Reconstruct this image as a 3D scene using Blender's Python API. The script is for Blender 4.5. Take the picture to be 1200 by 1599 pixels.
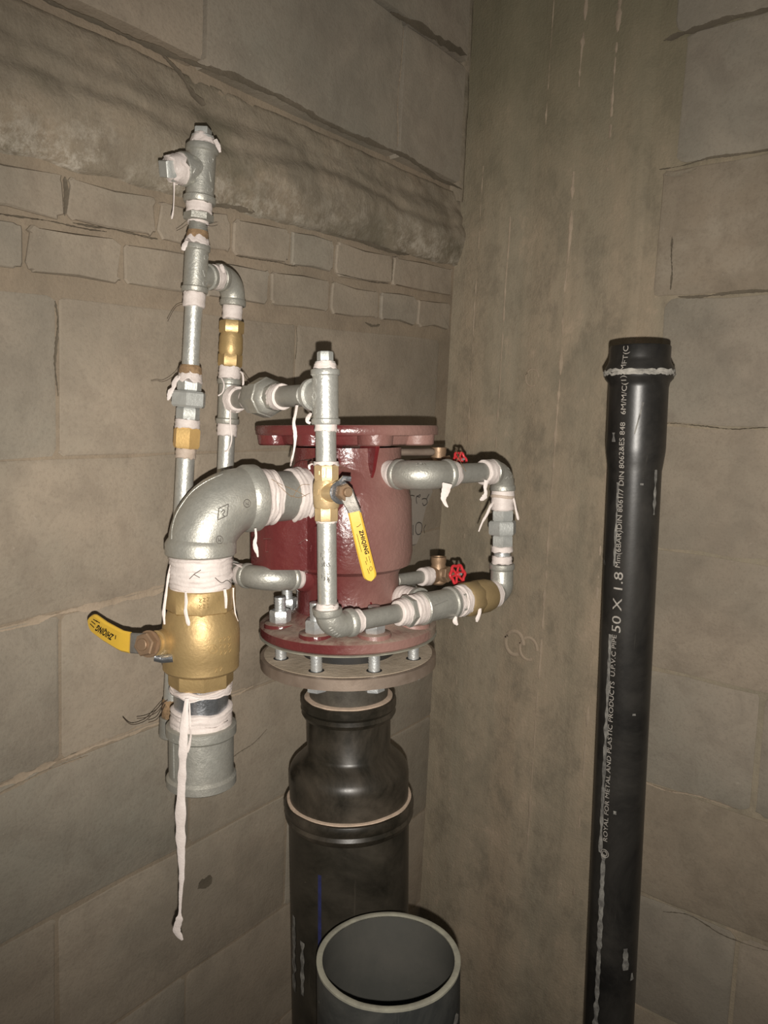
import bpy, bmesh, math, random
from mathutils import Vector, Matrix, noise
from mathutils.bvhtree import BVHTree
random.seed(7)
for o in list(bpy.data.objects): bpy.data.objects.remove(o)
R = math.radians
scn = bpy.context.scene
COL = scn.collection

# ------------------------------------------------------------------ camera
F = 1200.0; PITCH = R(6.2); ROLL = R(2.6); CH = 1.45
fw = Vector((0, math.cos(PITCH), -math.sin(PITCH)))
rt0 = Vector((1, 0, 0)); up0 = rt0.cross(fw)
rt = rt0 * math.cos(ROLL) + up0 * math.sin(ROLL)
up = -rt0 * math.sin(ROLL) + up0 * math.cos(ROLL)
CP = Vector((0, 0, CH))
cd = bpy.data.cameras.new('camera'); cam = bpy.data.objects.new('camera', cd); COL.objects.link(cam)
cd.sensor_fit = 'HORIZONTAL'; cd.sensor_width = 36; cd.lens = 36 * F / 1200; cd.clip_start = .01; cd.clip_end = 50
M = Matrix((rt, up, -fw)).transposed().to_4x4(); M.translation = CP
cam.matrix_world = M
scn.camera = cam

# ------------------------------------------------------------------ light: the phone's torch just under the lens, faint room light
w = bpy.data.worlds.new('world'); scn.world = w; w.use_nodes = True
w.node_tree.nodes['Background'].inputs[0].default_value = (1, .95, .86, 1)
w.node_tree.nodes['Background'].inputs[1].default_value = .10
ld = bpy.data.lights.new('torch', 'SPOT'); lo = bpy.data.objects.new('torch', ld); COL.objects.link(lo)
ld.energy = 52; ld.color = (1, .94, .86); ld.spot_size = R(114); ld.spot_blend = 1.0; ld.shadow_soft_size = .0035
LP = CP - up * .031 + rt * .005
aim = (fw + rt * .12 + up * .07).normalized()
q = (-aim).to_track_quat('Z', 'Y')
lo.matrix_world = Matrix.Translation(LP) @ q.to_matrix().to_4x4()
scn.view_settings.view_transform = 'Standard'; scn.view_settings.look = 'None'
scn.view_settings.exposure = 0.0; scn.view_settings.gamma = 1.0; scn.view_settings.use_curve_mapping = False

# ------------------------------------------------------------------ coordinates
AZ = up * math.cos(PITCH) + (-fw) * math.sin(PITCH)      # 'up' of the slightly leaning pipework
AY = rt.cross(AZ) * -1                                    # its 'away' direction
if AY.dot(fw) < 0: AY = -AY
def ray(x, y): return fw + rt * ((x - 600) / F) - up * ((y - 799.5) / F)
def P(x, y, D):
    r = ray(x, y)
    return CP + r * (D / r.dot(AY))
def proj(p):
    d = p - CP; z = d.dot(fw)
    return 600 + F * d.dot(rt) / z, 799.5 - F * d.dot(up) / z
def depth(p): return (p - CP).dot(fw)

# ------------------------------------------------------------------ materials
MATS = {}
class NT:
    def __init__(s, name):
        s.m = bpy.data.materials.new(name); s.m.use_nodes = True; s.t = s.m.node_tree; s.n = s.t.nodes; s.b = s.n['Principled BSDF']
        s.tc = s.n.new('ShaderNodeTexCoord').outputs['Object']; MATS[name] = s.m
    def link(s, a, b): s.t.links.new(a, b)
    def noise(s, scale, detail=6, rough=.6, vec=None, dist=0):
        n = s.n.new('ShaderNodeTexNoise'); n.inputs['Scale'].default_value = scale; n.inputs['Detail'].default_value = detail
        n.inputs['Roughness'].default_value = rough; n.inputs['Distortion'].default_value = dist; s.link(vec or s.tc, n.inputs['Vector']); return n.outputs['Fac']
    def map(s, scale=(1, 1, 1), loc=(0, 0, 0), rot=(0, 0, 0)):
        n = s.n.new('ShaderNodeMapping'); n.inputs['Scale'].default_value = scale; n.inputs['Location'].default_value = loc; n.inputs['Rotation'].default_value = rot
        s.link(s.tc, n.inputs['Vector']); return n.outputs[0]
    def ramp(s, f, stops):
        n = s.n.new('ShaderNodeValToRGB'); e = n.color_ramp.elements
        while len(e) < len(stops): e.new(.5)
        for i, (p, c) in enumerate(stops):
            e[i].position = p; e[i].color = (c, c, c, 1) if isinstance(c, (int, float)) else (*c, 1)
        s.link(f, n.inputs[0]); return n.outputs[0]
    def mix(s, f, a, b, mode='MIX'):
        n = s.n.new('ShaderNodeMix'); n.data_type = 'RGBA'; n.blend_type = mode
        for v, i in ((f, 0), (a, 6), (b, 7)):
            if isinstance(v, (int, float)): n.inputs[i].default_value = v if i == 0 else (v, v, v, 1)
            elif isinstance(v, tuple): n.inputs[i].default_value = (*v, 1)
            else: s.link(v, n.inputs[i])
        return n.outputs[2]
    def math(s, op, a, b=0):
        n = s.n.new('ShaderNodeMath'); n.operation = op
        for i, v in enumerate((a, b)):
            if isinstance(v, (int, float)): n.inputs[i].default_value = v
            else: s.link(v, n.inputs[i])
        return n.outputs[0]
    def sep(s, v=None):
        n = s.n.new('ShaderNodeSeparateXYZ'); s.link(v or s.tc, n.inputs[0]); return n.outputs
    def bump(s, h, strength=.4, dist=.002, nrm=None):
        n = s.n.new('ShaderNodeBump'); n.inputs['Strength'].default_value = strength; n.inputs['Distance'].default_value = dist
        s.link(h, n.inputs['Height'])
        if nrm: s.link(nrm, n.inputs['Normal'])
        return n.outputs[0]
    def out(s, color=None, rough=None, metal=0, normal=None, spec=None):
        def put(v, k):
            if v is None: return
            if isinstance(v, (int, float)): s.b.inputs[k].default_value = v
            elif isinstance(v, tuple): s.b.inputs[k].default_value = (*v, 1)
            else: s.link(v, s.b.inputs[k])
        put(color, 'Base Color'); put(rough, 'Roughness'); put(metal, 'Metallic'); put(spec, 'Specular IOR Level')
        if normal: s.link(normal, s.b.inputs['Normal'])
        return s.m

def concrete(name, a, b, c, blotch=3.0, bs=.5, white=0.0):
    t = NT(name)
    n1 = t.noise(blotch, 8, .62); n2 = t.noise(blotch * 5, 8, .65, dist=.4); n3 = t.noise(260, 3, .6); n4 = t.noise(blotch * 1.7, 6, .55, t.map(loc=(3, 7, 1)))
    col = t.mix(t.ramp(n1, [(.36, 0.0), (.66, 1.0)]), a, b)
    col = t.mix(t.ramp(n4, [(.52, 0.0), (.72, .85)]), col, c)
    col = t.mix(t.ramp(n2, [(.34, .50), (.54, 0.0)]), col, tuple(x * .64 for x in a))
    col = t.mix(t.ramp(n3, [(.3, .25), (.5, 0.0)]), col, tuple(x * .5 for x in a))
    if white:
        wv = t.noise(40, 10, .8, dist=.25); wm = t.noise(7, 4, .6, t.map(loc=(9, 2, 4))); xyz = t.sep()
        edge = t.math('SUBTRACT', t.math('ADD', xyz[2], t.math('MULTIPLY', xyz[0], .052)), CH + .316)      # salt bloom along the lower edge
        em = t.ramp(t.math('ADD', t.math('MULTIPLY', edge, 10.0), t.math('MULTIPLY', t.math('SUBTRACT', wm, .5), .9)), [(.05, 1.0), (.38, .55), (.75, .06)])
        col = t.mix(t.math('MULTIPLY', t.ramp(wv, [(.46, 0.0), (.60, white)]), t.math('MULTIPLY', em, t.ramp(wm, [(.36, .1), (.52, 1.0)]))), col, (.56, .51, .43))
        dk = t.noise(6, 6, .65, t.map(loc=(1, 8, 3))); col = t.mix(t.ramp(dk, [(.54, 0.0), (.66, .6)]), col, (.13, .118, .08))
    sp = t.noise(75, 4, .8, t.map(loc=(4, 1, 8)))
    col = t.mix(t.ramp(sp, [(.66, 0.0), (.74, .45)]), col, (.52, .46, .38))
    wet = t.noise(blotch * .55, 5, .6, t.map(scale=(1, 1, 1.6), loc=(1, 5, 2)), .8)
    col = t.mix(t.ramp(wet, [(.52, 0.0), (.66, .45)]), col, tuple(x * .66 for x in b))
    rel = t.noise(22, 7, .7, t.map(loc=(6, 6, 1)), .5)
    h = t.math('ADD', t.math('ADD', t.math('MULTIPLY', n2, 1.0), t.math('MULTIPLY', rel, .35)), t.math('MULTIPLY', n3, .22))
    t.out(col, .9, 0, t.bump(h, bs * .7, .005), .2); return t.m

concrete('block', (.350, .288, .222), (.305, .268, .212), (.385, .318, .245), bs=.6)
concrete('block_grey', (.330, .280, .222), (.290, .265, .215), (.365, .310, .245), bs=.6)
concrete('block_brown', (.305, .248, .185), (.270, .228, .172), (.35, .30, .235), blotch=4.5, bs=.6)
concrete('mortar', (.315, .250, .185), (.285, .238, .178), (.36, .285, .205), bs=.8)
concrete('mortar_rough', (.300, .250, .188), (.245, .212, .160), (.345, .275, .20), bs=.9, blotch=6, white=.8)
concrete('seam', (.44, .35, .26), (.36, .29, .215), (.48, .39, .30), bs=.7)
concrete('crack_dirt_shade', (.135, .112, .082), (.16, .135, .10), (.19, .155, .115))

def column_mat():
    t = NT('column')
    st = t.map(scale=(9, 9, .45)); st2 = t.map(scale=(38, 38, .8), loc=(2, 0, 1))
    n1 = t.noise(1, 6, .6, st); n2 = t.noise(1, 5, .6, st2); n3 = t.noise(6, 8, .65, dist=.2); n4 = t.noise(250, 2)
    col = t.mix(t.ramp(n1, [(.35, 0.0), (.65, 1.0)]), (.315, .275, .205), (.355, .285, .205))
    col = t.mix(t.ramp(n2, [(.36, .30), (.5, 0.0)]), col, (.25, .215, .155))
    n5 = t.noise(17, 9, .75, t.map(scale=(1, 1, .6), loc=(3, 3, 3)), .15)
    col = t.mix(t.ramp(n5, [(.38, .75), (.51, 0.0)]), col, (.225, .19, .14)); col = t.mix(t.ramp(n5, [(.56, 0.0), (.68, .7)]), col, (.46, .36, .265))
    col = t.mix(t.ramp(n3, [(.3, .5), (.5, 0.0)]), col, (.20, .18, .135))
    col = t.mix(t.ramp(n3, [(.56, 0.0), (.70, .55)]), col, (.43, .335, .24))
    z = t.sep()[2]                                        # darker olive tone high up
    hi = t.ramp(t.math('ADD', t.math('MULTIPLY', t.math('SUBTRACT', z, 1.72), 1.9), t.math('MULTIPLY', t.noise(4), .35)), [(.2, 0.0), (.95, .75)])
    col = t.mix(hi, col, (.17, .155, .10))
    h = t.math('ADD', t.math('MULTIPLY', n2, .35), t.math('ADD', t.math('MULTIPLY', n5, .9), t.math('MULTIPLY', n4, .3)))
    t.out(col, .9, 0, t.bump(h, .6, .006), .2)
column_mat()

def galv(name, base=(.52, .55, .56), rough=.36, metal=.72, spang=55, dirt=.3):
    t = NT(name)
    v = t.n.new('ShaderNodeTexVoronoi'); v.inputs['Scale'].default_value = spang * 4; t.link(t.tc, v.inputs['Vector'])
    n = t.noise(60, 5, .6); n2 = t.noise(14, 6, .65)
    sp = t.sep(v.outputs['Color'])[0]
    col = t.mix(t.math('MULTIPLY', sp, .28), base, tuple(min(1, x * 1.4) for x in base))
    col = t.mix(t.ramp(n2, [(.50, 0.0), (.75, dirt)]), col, (.27, .24, .20))
    t.out(col, t.ramp(n, [(.3, rough - .07), (.7, rough + .12)]), metal, t.bump(t.noise(420, 3), .45, .0009)); return t.m
galv('galvanised', (.50, .50, .465), .38, .62, 55, .3); galv('galvanised_cast', (.40, .395, .355), .42, .56, 80, .4); galv('zinc', (.60, .62, .62), .32, .7, 90, .15)
galv('galvanised_dull', (.30, .295, .265), .48, .45, 60, .5); galv('plain_steel', (.46, .48, .51), .25, .9, 40, .1); galv('dark_steel', (.16, .15, .135), .5, .5, 90, .3)
galv('nut_metal', (.43, .44, .42), .46, .42, 40, .15)

def brass(name, base, dark, rough=.36, metal=.85):
    t = NT(name); n = t.noise(30, 6, .65); n2 = t.noise(300, 2)
    col = t.mix(t.ramp(n, [(.4, 0.0), (.75, .8)]), base, dark)
    t.out(col, t.ramp(n, [(.3, rough), (.7, rough + .18)]), metal, t.bump(n2, .35, .0008))
brass('brass', (.50, .355, .165), (.31, .215, .10), .40, .55); brass('brass_bright', (.80, .54, .22), (.62, .40, .16), .38, .5)
brass('brass_pale', (.66, .49, .27), (.46, .33, .18), .40, .5); brass('bronze', (.34, .225, .14), (.19, .13, .085), .42, .5)
brass('brass_matt', (.31, .225, .11), (.20, .14, .07), .55, .35)

def red_paint():
    t = NT('red_paint'); n = t.noise(170, 3, .55); n2 = t.noise(9, 7, .65); n3 = t.noise(45, 5, .7)
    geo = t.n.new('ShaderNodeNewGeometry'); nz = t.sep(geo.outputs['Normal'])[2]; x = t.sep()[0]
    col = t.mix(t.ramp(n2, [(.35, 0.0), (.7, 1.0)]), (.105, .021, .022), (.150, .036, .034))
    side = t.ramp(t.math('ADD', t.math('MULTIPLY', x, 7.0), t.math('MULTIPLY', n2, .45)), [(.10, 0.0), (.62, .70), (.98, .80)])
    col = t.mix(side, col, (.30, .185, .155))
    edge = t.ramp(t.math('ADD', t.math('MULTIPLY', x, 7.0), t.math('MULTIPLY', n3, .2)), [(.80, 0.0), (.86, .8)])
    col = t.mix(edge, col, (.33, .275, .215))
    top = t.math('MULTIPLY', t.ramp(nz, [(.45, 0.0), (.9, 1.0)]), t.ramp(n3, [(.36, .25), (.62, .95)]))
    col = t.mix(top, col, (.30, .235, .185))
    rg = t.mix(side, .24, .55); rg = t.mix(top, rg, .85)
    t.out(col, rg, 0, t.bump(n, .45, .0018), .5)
red_paint()
def simple(name, a, b, scale, rough, bump=.2, bd=.001, spec=.5, metal=0, lo=.4, hi=.7):
    t = NT(name); n = t.noise(scale, 7, .65); n2 = t.noise(scale * 8, 3)
    t.out(t.mix(t.ramp(n, [(lo, 0.0), (hi, 1.0)]), a, b), rough, metal, t.bump(t.math('ADD', n, t.math('MULTIPLY', n2, .4)), bump, bd), spec); return t.m
simple('red_gloss', (.125, .016, .018), (.17, .03, .03), 30, .22, .3)
simple('tape', (.68, .61, .575), (.58, .51, .475), 60, .55, .5, .0015)
simple('tape_dirty', (.52, .43, .36), (.40, .32, .25), 60, .7, .5, .0015)
simple('hemp', (.34, .22, .12), (.17, .11, .06), 120, .9, .9, .002)
simple('hair', (.05, .035, .025), (.09, .06, .04), 50, .8)
simple('yellow_vinyl', (.66, .42, .05), (.60, .37, .05), 30, .32, .08)
simple('black_ink', (.012, .011, .01), (.018, .015, .012), 60, .8, spec=.1)
simple('pipe_ink', (.38, .35, .31), (.20, .185, .17), 200, .7)
simple('marker', (.035, .03, .028), (.07, .06, .05), 90, .7)
simple('red_plastic', (.62, .035, .045), (.48, .03, .035), 40, .35)
simple('flange_steel', (.36, .285, .23), (.22, .165, .125), 16, .40, .35, .001, metal=.5)
simple('flange_dust', (.52, .43, .33), (.34, .275, .20), 22, .9, .6, .002)
simple('rubber', (.02, .02, .02), (.04, .035, .03), 20, .6)
simple('patch', (.33, .29, .25), (.28, .25, .21), 14, .9, .4)
simple('blue_line', (.025, .03, .11), (.02, .02, .05), 60, .5)
simple('cut_rim', (.30, .29, .23), (.20, .19, .155), 50, .75)
simple('scuff', (.27, .26, .235), (.10, .095, .088), 90, .8, lo=.35, hi=.6)
simple('fluff', (.40, .38, .34), (.20, .19, .17), 120, .9, .6)
simple('dust_line', (.55, .42, .32), (.42, .33, .25), 80, .95, .6)

def dusty_plastic(name, base, dust, amt, rough, scale=8, streak=True):
    t = NT(name); n = t.noise(scale, 8, .68, dist=.5); s1 = t.noise(1, 7, .7, t.map(scale=(70, 70, 4))); s2 = t.noise(190, 4, .6); ch = t.noise(28, 5, .7, t.map(loc=(5, 5, 5)))
    f = t.ramp(n, [(.40, 0.0), (.75, amt)])
    if streak: f = t.math('MAXIMUM', f, t.ramp(s1, [(.58, 0.0), (.70, amt * .9)]))
    f = t.math('MAXIMUM', f, t.ramp(ch, [(.70, 0.0), (.745, min(1, amt * 2.2))]))
    col = t.mix(f, base, dust)
    t.out(col, t.math('ADD', t.math('MULTIPLY', f, .5), rough), 0, t.bump(s2, .12, .0006), .5)
dusty_plastic('black_pvc', (.010, .0095, .009), (.22, .20, .17), .17, .34, 6)
dusty_plastic('black_fitting', (.016, .014, .010), (.17, .135, .10), .42, .32, 9, False)
dusty_plastic('black_drain', (.012, .011, .008), (.12, .10, .075), .38, .32, 7)
dusty_plastic('grey_pvc', (.030, .032, .031), (.20, .19, .165), .38, .50, 9)
dusty_plastic('grey_pvc_inside', (.058, .058, .051), (.11, .10, .085), .5, .7, 7, False)
simple('stub_steel', (.10, .09, .072), (.035, .03, .024), 26, .5, .4, metal=.2)
simple('floor', (.25, .22, .18), (.19, .17, .13), 3, .95, .6, .004)

# ------------------------------------------------------------------ geometry helpers
def basis(d):
    d = d.normalized(); h = AZ if abs(d.dot(AZ)) < .9 else -AY
    u = h.cross(d).normalized(); v = d.cross(u); return d, u, v
class Line:
    def __init__(s, A, B): s.A = A; s.B = B; s.d, s.u, s.v = basis(B - A); s.len = (B - A).length
    def at(s, t): return s.A + s.d * t
    def _t(s, k, val, a=-2, b=3):
        a *= s.len; b *= s.len
        fa = proj(s.at(a))[k] - val
        for _ in range(50):
            m = (a + b) / 2; fm = proj(s.at(m))[k] - val
            if fa * fm <= 0: b = m
            else: a = m; fa = fm
        return (a + b) / 2
    def ty(s, y): return s._t(1, y)
    def tx(s, x): return s._t(0, x, -.5, 1.6)
    def r(s, wpx, t): return wpx / 2 / F * depth(s.at(t)) * .985
def lathe(bm, L, prof, seg=32, rot=0.0, cap=True, wob=None):
    rings = []
    for t, r in prof:
        ring = []
        for i in range(seg):
            a = 2 * math.pi * i / seg + rot; rr, tt = r, t
            if wob: dr, dt = wob(a, t); rr += dr; tt += dt
            ring.append(bm.verts.new(L.at(tt) + (L.u * math.cos(a) + L.v * math.sin(a)) * rr))
        rings.append(ring)
    for a, b in zip(rings, rings[1:]):
        for i in range(seg): bm.faces.new((a[i], a[(i + 1) % seg], b[(i + 1) % seg], b[i]))
    if cap: bm.faces.new(rings[0][::-1]); bm.faces.new(rings[-1])
    return bm
def cyl(bm, L, t0, t1, r, seg=32, e=None, rot=0.0):
    e = min(r * .10, abs(t1 - t0) * .25) if e is None else e
    if t1 < t0: t0, t1 = t1, t0
    return lathe(bm, L, [(t0, r - e), (t0 + e, r), (t1 - e, r), (t1, r - e)], seg, rot)
def hexa(bm, L, t0, t1, r, n=6, rot=0.0):
    if t1 < t0: t0, t1 = t1, t0
    e = (t1 - t0) * .12
    return lathe(bm, L, [(t0, r * .90), (t0 + e, r), (t1 - e, r), (t1, r * .90)], n, rot)
def sweep(bm, pts, rad, seg=16, flat=1.0, upv=None, cap=True):
    n = len(pts); rings = []; pv = None
    for i, p in enumerate(pts):
        d = (pts[min(i + 1, n - 1)] - pts[max(i - 1, 0)]).normalized()
        if upv is not None: v = (upv - d * upv.dot(d)).normalized(); u = v.cross(d)
        else:
            if pv is None: _, u, v = basis(d)
            else: v = (pv - d * pv.dot(d)).normalized(); u = v.cross(d)
        pv = v; r = rad[i] if isinstance(rad, (list, tuple)) else rad
        rings.append([bm.verts.new(p + v * math.cos(2 * math.pi * k / seg) * r + u * math.sin(2 * math.pi * k / seg) * r * flat) for k in range(seg)])
    for a, b in zip(rings, rings[1:]):
        for k in range(seg): bm.faces.new((a[k], a[(k + 1) % seg], b[(k + 1) % seg], b[k]))
    if cap: bm.faces.new(rings[0][::-1]); bm.faces.new(rings[-1])
    return bm
def new(): return bmesh.new()
def mesh_of(name, bm, mat, origin, smooth=38):
    bmesh.ops.recalc_face_normals(bm, faces=bm.faces)
    me = bpy.data.meshes.new(name)
    for v in bm.verts: v.co -= origin
    bm.to_mesh(me); bm.free()
    for p in me.polygons: p.use_smooth = True
    me.set_sharp_from_angle(angle=R(smooth)); me.materials.append(MATS[mat]); return me
GROUPS = {'pipe_elbow': 'galvanised elbows of the valve pipework', 'pipe_tee': 'galvanised tees of the valve pipework', 'pipe_union': 'hex unions of the valve pipework',
          'pipe_nipple': 'short nipples joining the fittings', 'pipe_plug': 'plugs closing the tees', 'ball_valve': 'brass ball valves with yellow levers', 'check_valve': 'brass check valves in the pipework',
          'globe_valve': 'small bronze valves with red handwheels', 'pipe_coupling': 'galvanised couplings at the bottom of the pipework', 'hex_bushing': 'hex reducing bushings'}
class Thing:
    """a thing whose own mesh is the root; parts and sub-parts hang under it"""
    def __init__(s, name, label, cat, origin, bm=None, mat=None, group=None, smooth=38, kind=None):
        s.o0 = origin.copy()
        s.o = bpy.data.objects.new(name, mesh_of(name, bm, mat, origin, smooth) if bm else None); COL.objects.link(s.o); s.o.location = origin
        if label: s.o['label'] = label
        if cat: s.o['category'] = cat
        group = group or GROUPS.get(name)
        if group: s.o['group'] = group
        if kind: s.o['kind'] = kind
    def part(s, name, bm, mat, label=None, parent=None, smooth=38, kind=None):
        c = bpy.data.objects.new(name, mesh_of(name, bm, mat, s.o0, smooth)); COL.objects.link(c); c.parent = parent or s.o
        if label: c['label'] = label
        if name in ('casting_mark', 'marking'): kind = 'stuff'        # tiny raised or printed strokes
        if kind: c['kind'] = kind
        return c
def bvh(*objs):
    vs, fs = [], []
    for o in objs:
        m = o.matrix_world if not o.parent else Matrix.Translation(o.parent.location)
        if not o.parent: m = Matrix.Translation(o.location)
        b = len(vs); vs += [m @ v.co for v in o.data.vertices]; fs += [tuple(b + i for i in p.vertices) for p in o.data.polygons]
    return BVHTree.FromPolygons(vs, fs)
def on(tree, x, y, lift=0.0):
    d = ray(x, y).normalized(); h = tree.ray_cast(CP, d)
    if h[0] is None: return None
    return h[0] - d * lift
def strokes(tree, lines, r, lift=0.0, seg=6, flat=1.0):
    bm = new()
    for ln in lines:
        pts = [p for p in (on(tree, x, y, lift) for x, y in ln) if p is not None]
        if len(pts) > 1: sweep(bm, pts, r, seg)
    return bm
def dense(pts, n=5):
    out = []
    for a, b in zip(pts, pts[1:]):
        for k in range(n): out.append(tuple(a[i] + (b[i] - a[i]) * k / n for i in range(len(a))))
    return out + [pts[-1]]
def smoothpts(pts, n=6):
    """Catmull-Rom through tuples"""
    out = []; m = len(pts)
    for i in range(m - 1):
        p0, p1, p2, p3 = pts[max(i - 1, 0)], pts[i], pts[i + 1], pts[min(i + 2, m - 1)]
        for k in range(n):
            t = k / n
            out.append(tuple(.5 * (2 * b + (c - a) * t + (2 * a - 5 * b + 4 * c - d) * t * t + (3 * b - a - 3 * c + d) * t ** 3) for a, b, c, d in zip(p0, p1, p2, p3)))
    return out + [pts[-1]]

# tape wound on a joint
def tape(T, L, t0, t1, r, ridges=4, rag=.0012, mat='tape', seg=36, r2=None, label=None, tr=.4):
    if t1 < t0: t0, t1 = t1, t0; r, r2 = (r2 or r), r
    r2 = r2 or r; s = random.random() * 90; n = max(5, ridges * 3)
    def wob(a, t):
        k = (t - t0) / max(1e-6, t1 - t0)
        nz = noise.noise(Vector((math.cos(a) * 1.3 + s, math.sin(a) * 1.3, t * 260)))
        dt = rag * noise.noise(Vector((math.cos(a) * 2.2 + s + 20, math.sin(a) * 2.2, round(k)))) * 2
        return nz * r * .045, dt + math.sin(a) * rag * .6
    prof = [(t0, r * .93)]
    for i in range(n + 1):
        k = i / n; rr = r + (r2 - r) * k
        prof.append((t0 + (t1 - t0) * (.04 + .92 * k), rr * (1 + .018 * math.sin(k * ridges * 6.28))))
    prof.append((t1, r2 * .93))
    bm = lathe(new(), L, prof, seg, wob=wob)
    return T.part('thread_tape', bm, mat, label, smooth=60)
def tail(T, pts, flat=.22, name='tape_tail', mat='tape', face=None):
    """loose strip: pts = (x, y, D, width px)"""
    q = smoothpts([tuple(map(float, p)) for p in pts], 5); P3 = [P(a, b, c) for a, b, c, _ in q]
    s = random.random() * 50
    rad = [max(.0004, w_ / 2 / F * depth(p) * (1 + .28 * noise.noise(Vector((i * .55, s, 0))))) for i, ((_, _, _, w_), p) in enumerate(zip(q, P3))]
    return T.part(name, sweep(new(), P3, rad, 8, flat, upv=rt + AZ * .05), mat, smooth=70)
def fibres(T, pts_list, mat='hair', r=.0003):
    bm = new()
    for pl in pts_list:
        q = smoothpts([tuple(map(float, p)) for p in pl], 5); sweep(bm, [P(*p) for p in q], r, 5)
    return T.part('hemp_fibre', bm, mat, kind='stuff')

def elbow_bm(A, C, B, rb, rc, lc, seg=36, bead=1.0):
    """90 degree fitting from mouth A round corner C to mouth B"""
    bm = new(); da = (A - C); db = (B - C); la, lb = da.length, db.length; da.normalize(); db.normalize()
    f = min(la, lb) * .93; a0 = C + da * f; b0 = C + db * f
    pts = [A]
    for i in range(15):
        k = i / 14 * math.pi / 2; pts.append(C + da * f * (1 - math.sin(k)) + db * f * (1 - math.cos(k)))
    pts.append(B)
    n = len(pts); rad = [rb * (1 + .07 * math.sin(math.pi * i / (n - 1))) for i in range(n)]
    sweep(bm, pts, rad, seg)
    for X, d in ((A, da), (B, db)):
        L = Line(X, X - d)
        lathe(bm, L, [(0, rb * .8), (0, rc * .95), (lc * .12, rc), (lc * .8, rc), (lc, rc * .96), (lc * 1.25, rb * .98)], seg)
    return bm
def tee_bm(L, t0, t1, rb, rc, lc, tb, dirn, lb, rbb=None, rcb=None, seg=36):
    bm = new(); rbb = rbb or rb; rcb = rcb or rc
    if t1 < t0: t0, t1 = t1, t0
    lathe(bm, L, [(t0, rb * .8), (t0, rc * .95), (t0 + lc * .15, rc), (t0 + lc * .8, rc), (t0 + lc, rb * 1.0), (t1 - lc, rb), (t1 - lc * .8, rc), (t1 - lc * .15, rc), (t1, rc * .95), (t1, rb * .8)], seg)
    B = L.at(tb); LB = Line(B, B + dirn)
    lathe(bm, LB, [(0, rbb * .9), (lb - lc, rbb * .97), (lb - lc * .85, rcb), (lb - lc * .1, rcb), (lb, rcb * .95), (lb, rbb * .8)], seg)
    return bm, LB
def threads(bm, L, t0, t1, r, n):
    if t1 < t0: t0, t1 = t1, t0
    pr = []
    for i in range(n):
        a = t0 + (t1 - t0) * i / n; b = t0 + (t1 - t0) * (i + .5) / n; pr += [(a, r * .93), (b, r)]
    pr.append((t1, r * .93)); return lathe(bm, L, pr, 24)
def text_mesh(s, size, extrude=.0, spacing=1.0, bold=0.0):
    cu = bpy.data.curves.new('t', 'FONT'); cu.body = s; cu.size = size; cu.extrude = 0; cu.resolution_u = 3; cu.space_character = spacing; cu.offset = bold; cu.align_x = 'LEFT'
    o = bpy.data.objects.new('t', cu); COL.objects.link(o); bpy.context.view_layer.update()
    me = bpy.data.meshes.new_from_object(o.evaluated_get(bpy.context.evaluated_depsgraph_get()))
    bpy.data.objects.remove(o); bpy.data.curves.remove(cu)
    v = [x.co.copy() for x in me.vertices]; f = [tuple(p.vertices) for p in me.polygons]; bpy.data.meshes.remove(me); return v, f
def text_bm(s, size, fn, th=.0002, bm=None, spacing=1.0):
    """fn(u, v, lift) -> world point; gives the letters a little thickness"""
    v, f = text_mesh(s, size, spacing=spacing); bm = bm or new()
    t = [bm.verts.new(fn(p.x, p.y, th)) for p in v]
    for q in f:
        try: bm.faces.new([t[i] for i in q])
        except ValueError: pass
    return bm

# ================================================================== THE SETTING
TH = R(38); e1 = Vector((math.sin(TH), math.cos(TH), 0)); e2 = Vector((math.cos(TH), -math.sin(TH), 0))
CR = ray(712, 400); CR = CR * (1.55 / CR.y); CR = Vector((CR.x, CR.y, 0))
ZV = Vector((0, 0, 1))
ML = Matrix((-e1, e2, ZV)).transposed().to_4x4(); ML.translation = CR     # left wall: x from the corner to the viewer, +y into the room
MR = Matrix((e2, e1, ZV)).transposed().to_4x4(); MR.translation = CR      # right wall: x from the corner, -y into the room
TOPZ = 2.75
def local_obj(name, bm, mat, M_=None, parent=None, kind=None, smooth=40, label=None):
    bmesh.ops.recalc_face_normals(bm, faces=bm.faces)
    me = bpy.data.meshes.new(name); bm.to_mesh(me); bm.free()
    for p in me.polygons: p.use_smooth = True
    me.set_sharp_from_angle(angle=R(smooth)); me.materials.append(MATS[mat])
    o = bpy.data.objects.new(name, me); COL.objects.link(o)
    if parent: o.parent = parent
    else: o.matrix_world = M_
    if kind: o['kind'] = kind
    if label: o['label'] = label
    return o
def slab(x0, x1, y0, y1, z0, z1):
    bm = new(); v = [bm.verts.new((x, y, z)) for x in (x0, x1) for y in (y0, y1) for z in (z0, z1)]
    for f in ((0, 1, 3, 2), (4, 6, 7, 5), (0, 4, 5, 1), (2, 3, 7, 6), (0, 2, 6, 4), (1, 5, 7, 3)): bm.faces.new([v[i] for i in f])
    return bm
wl = local_obj('wall_left', slab(0, 2.3, -.22, 0, 0, TOPZ), 'mortar', ML, kind='structure')
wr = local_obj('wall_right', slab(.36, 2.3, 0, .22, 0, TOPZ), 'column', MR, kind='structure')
fl = local_obj('floor', slab(-2.6, 2.6, -2.2, 2.9, -.12, 0), 'floor', Matrix.Identity(4), kind='structure')

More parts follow.
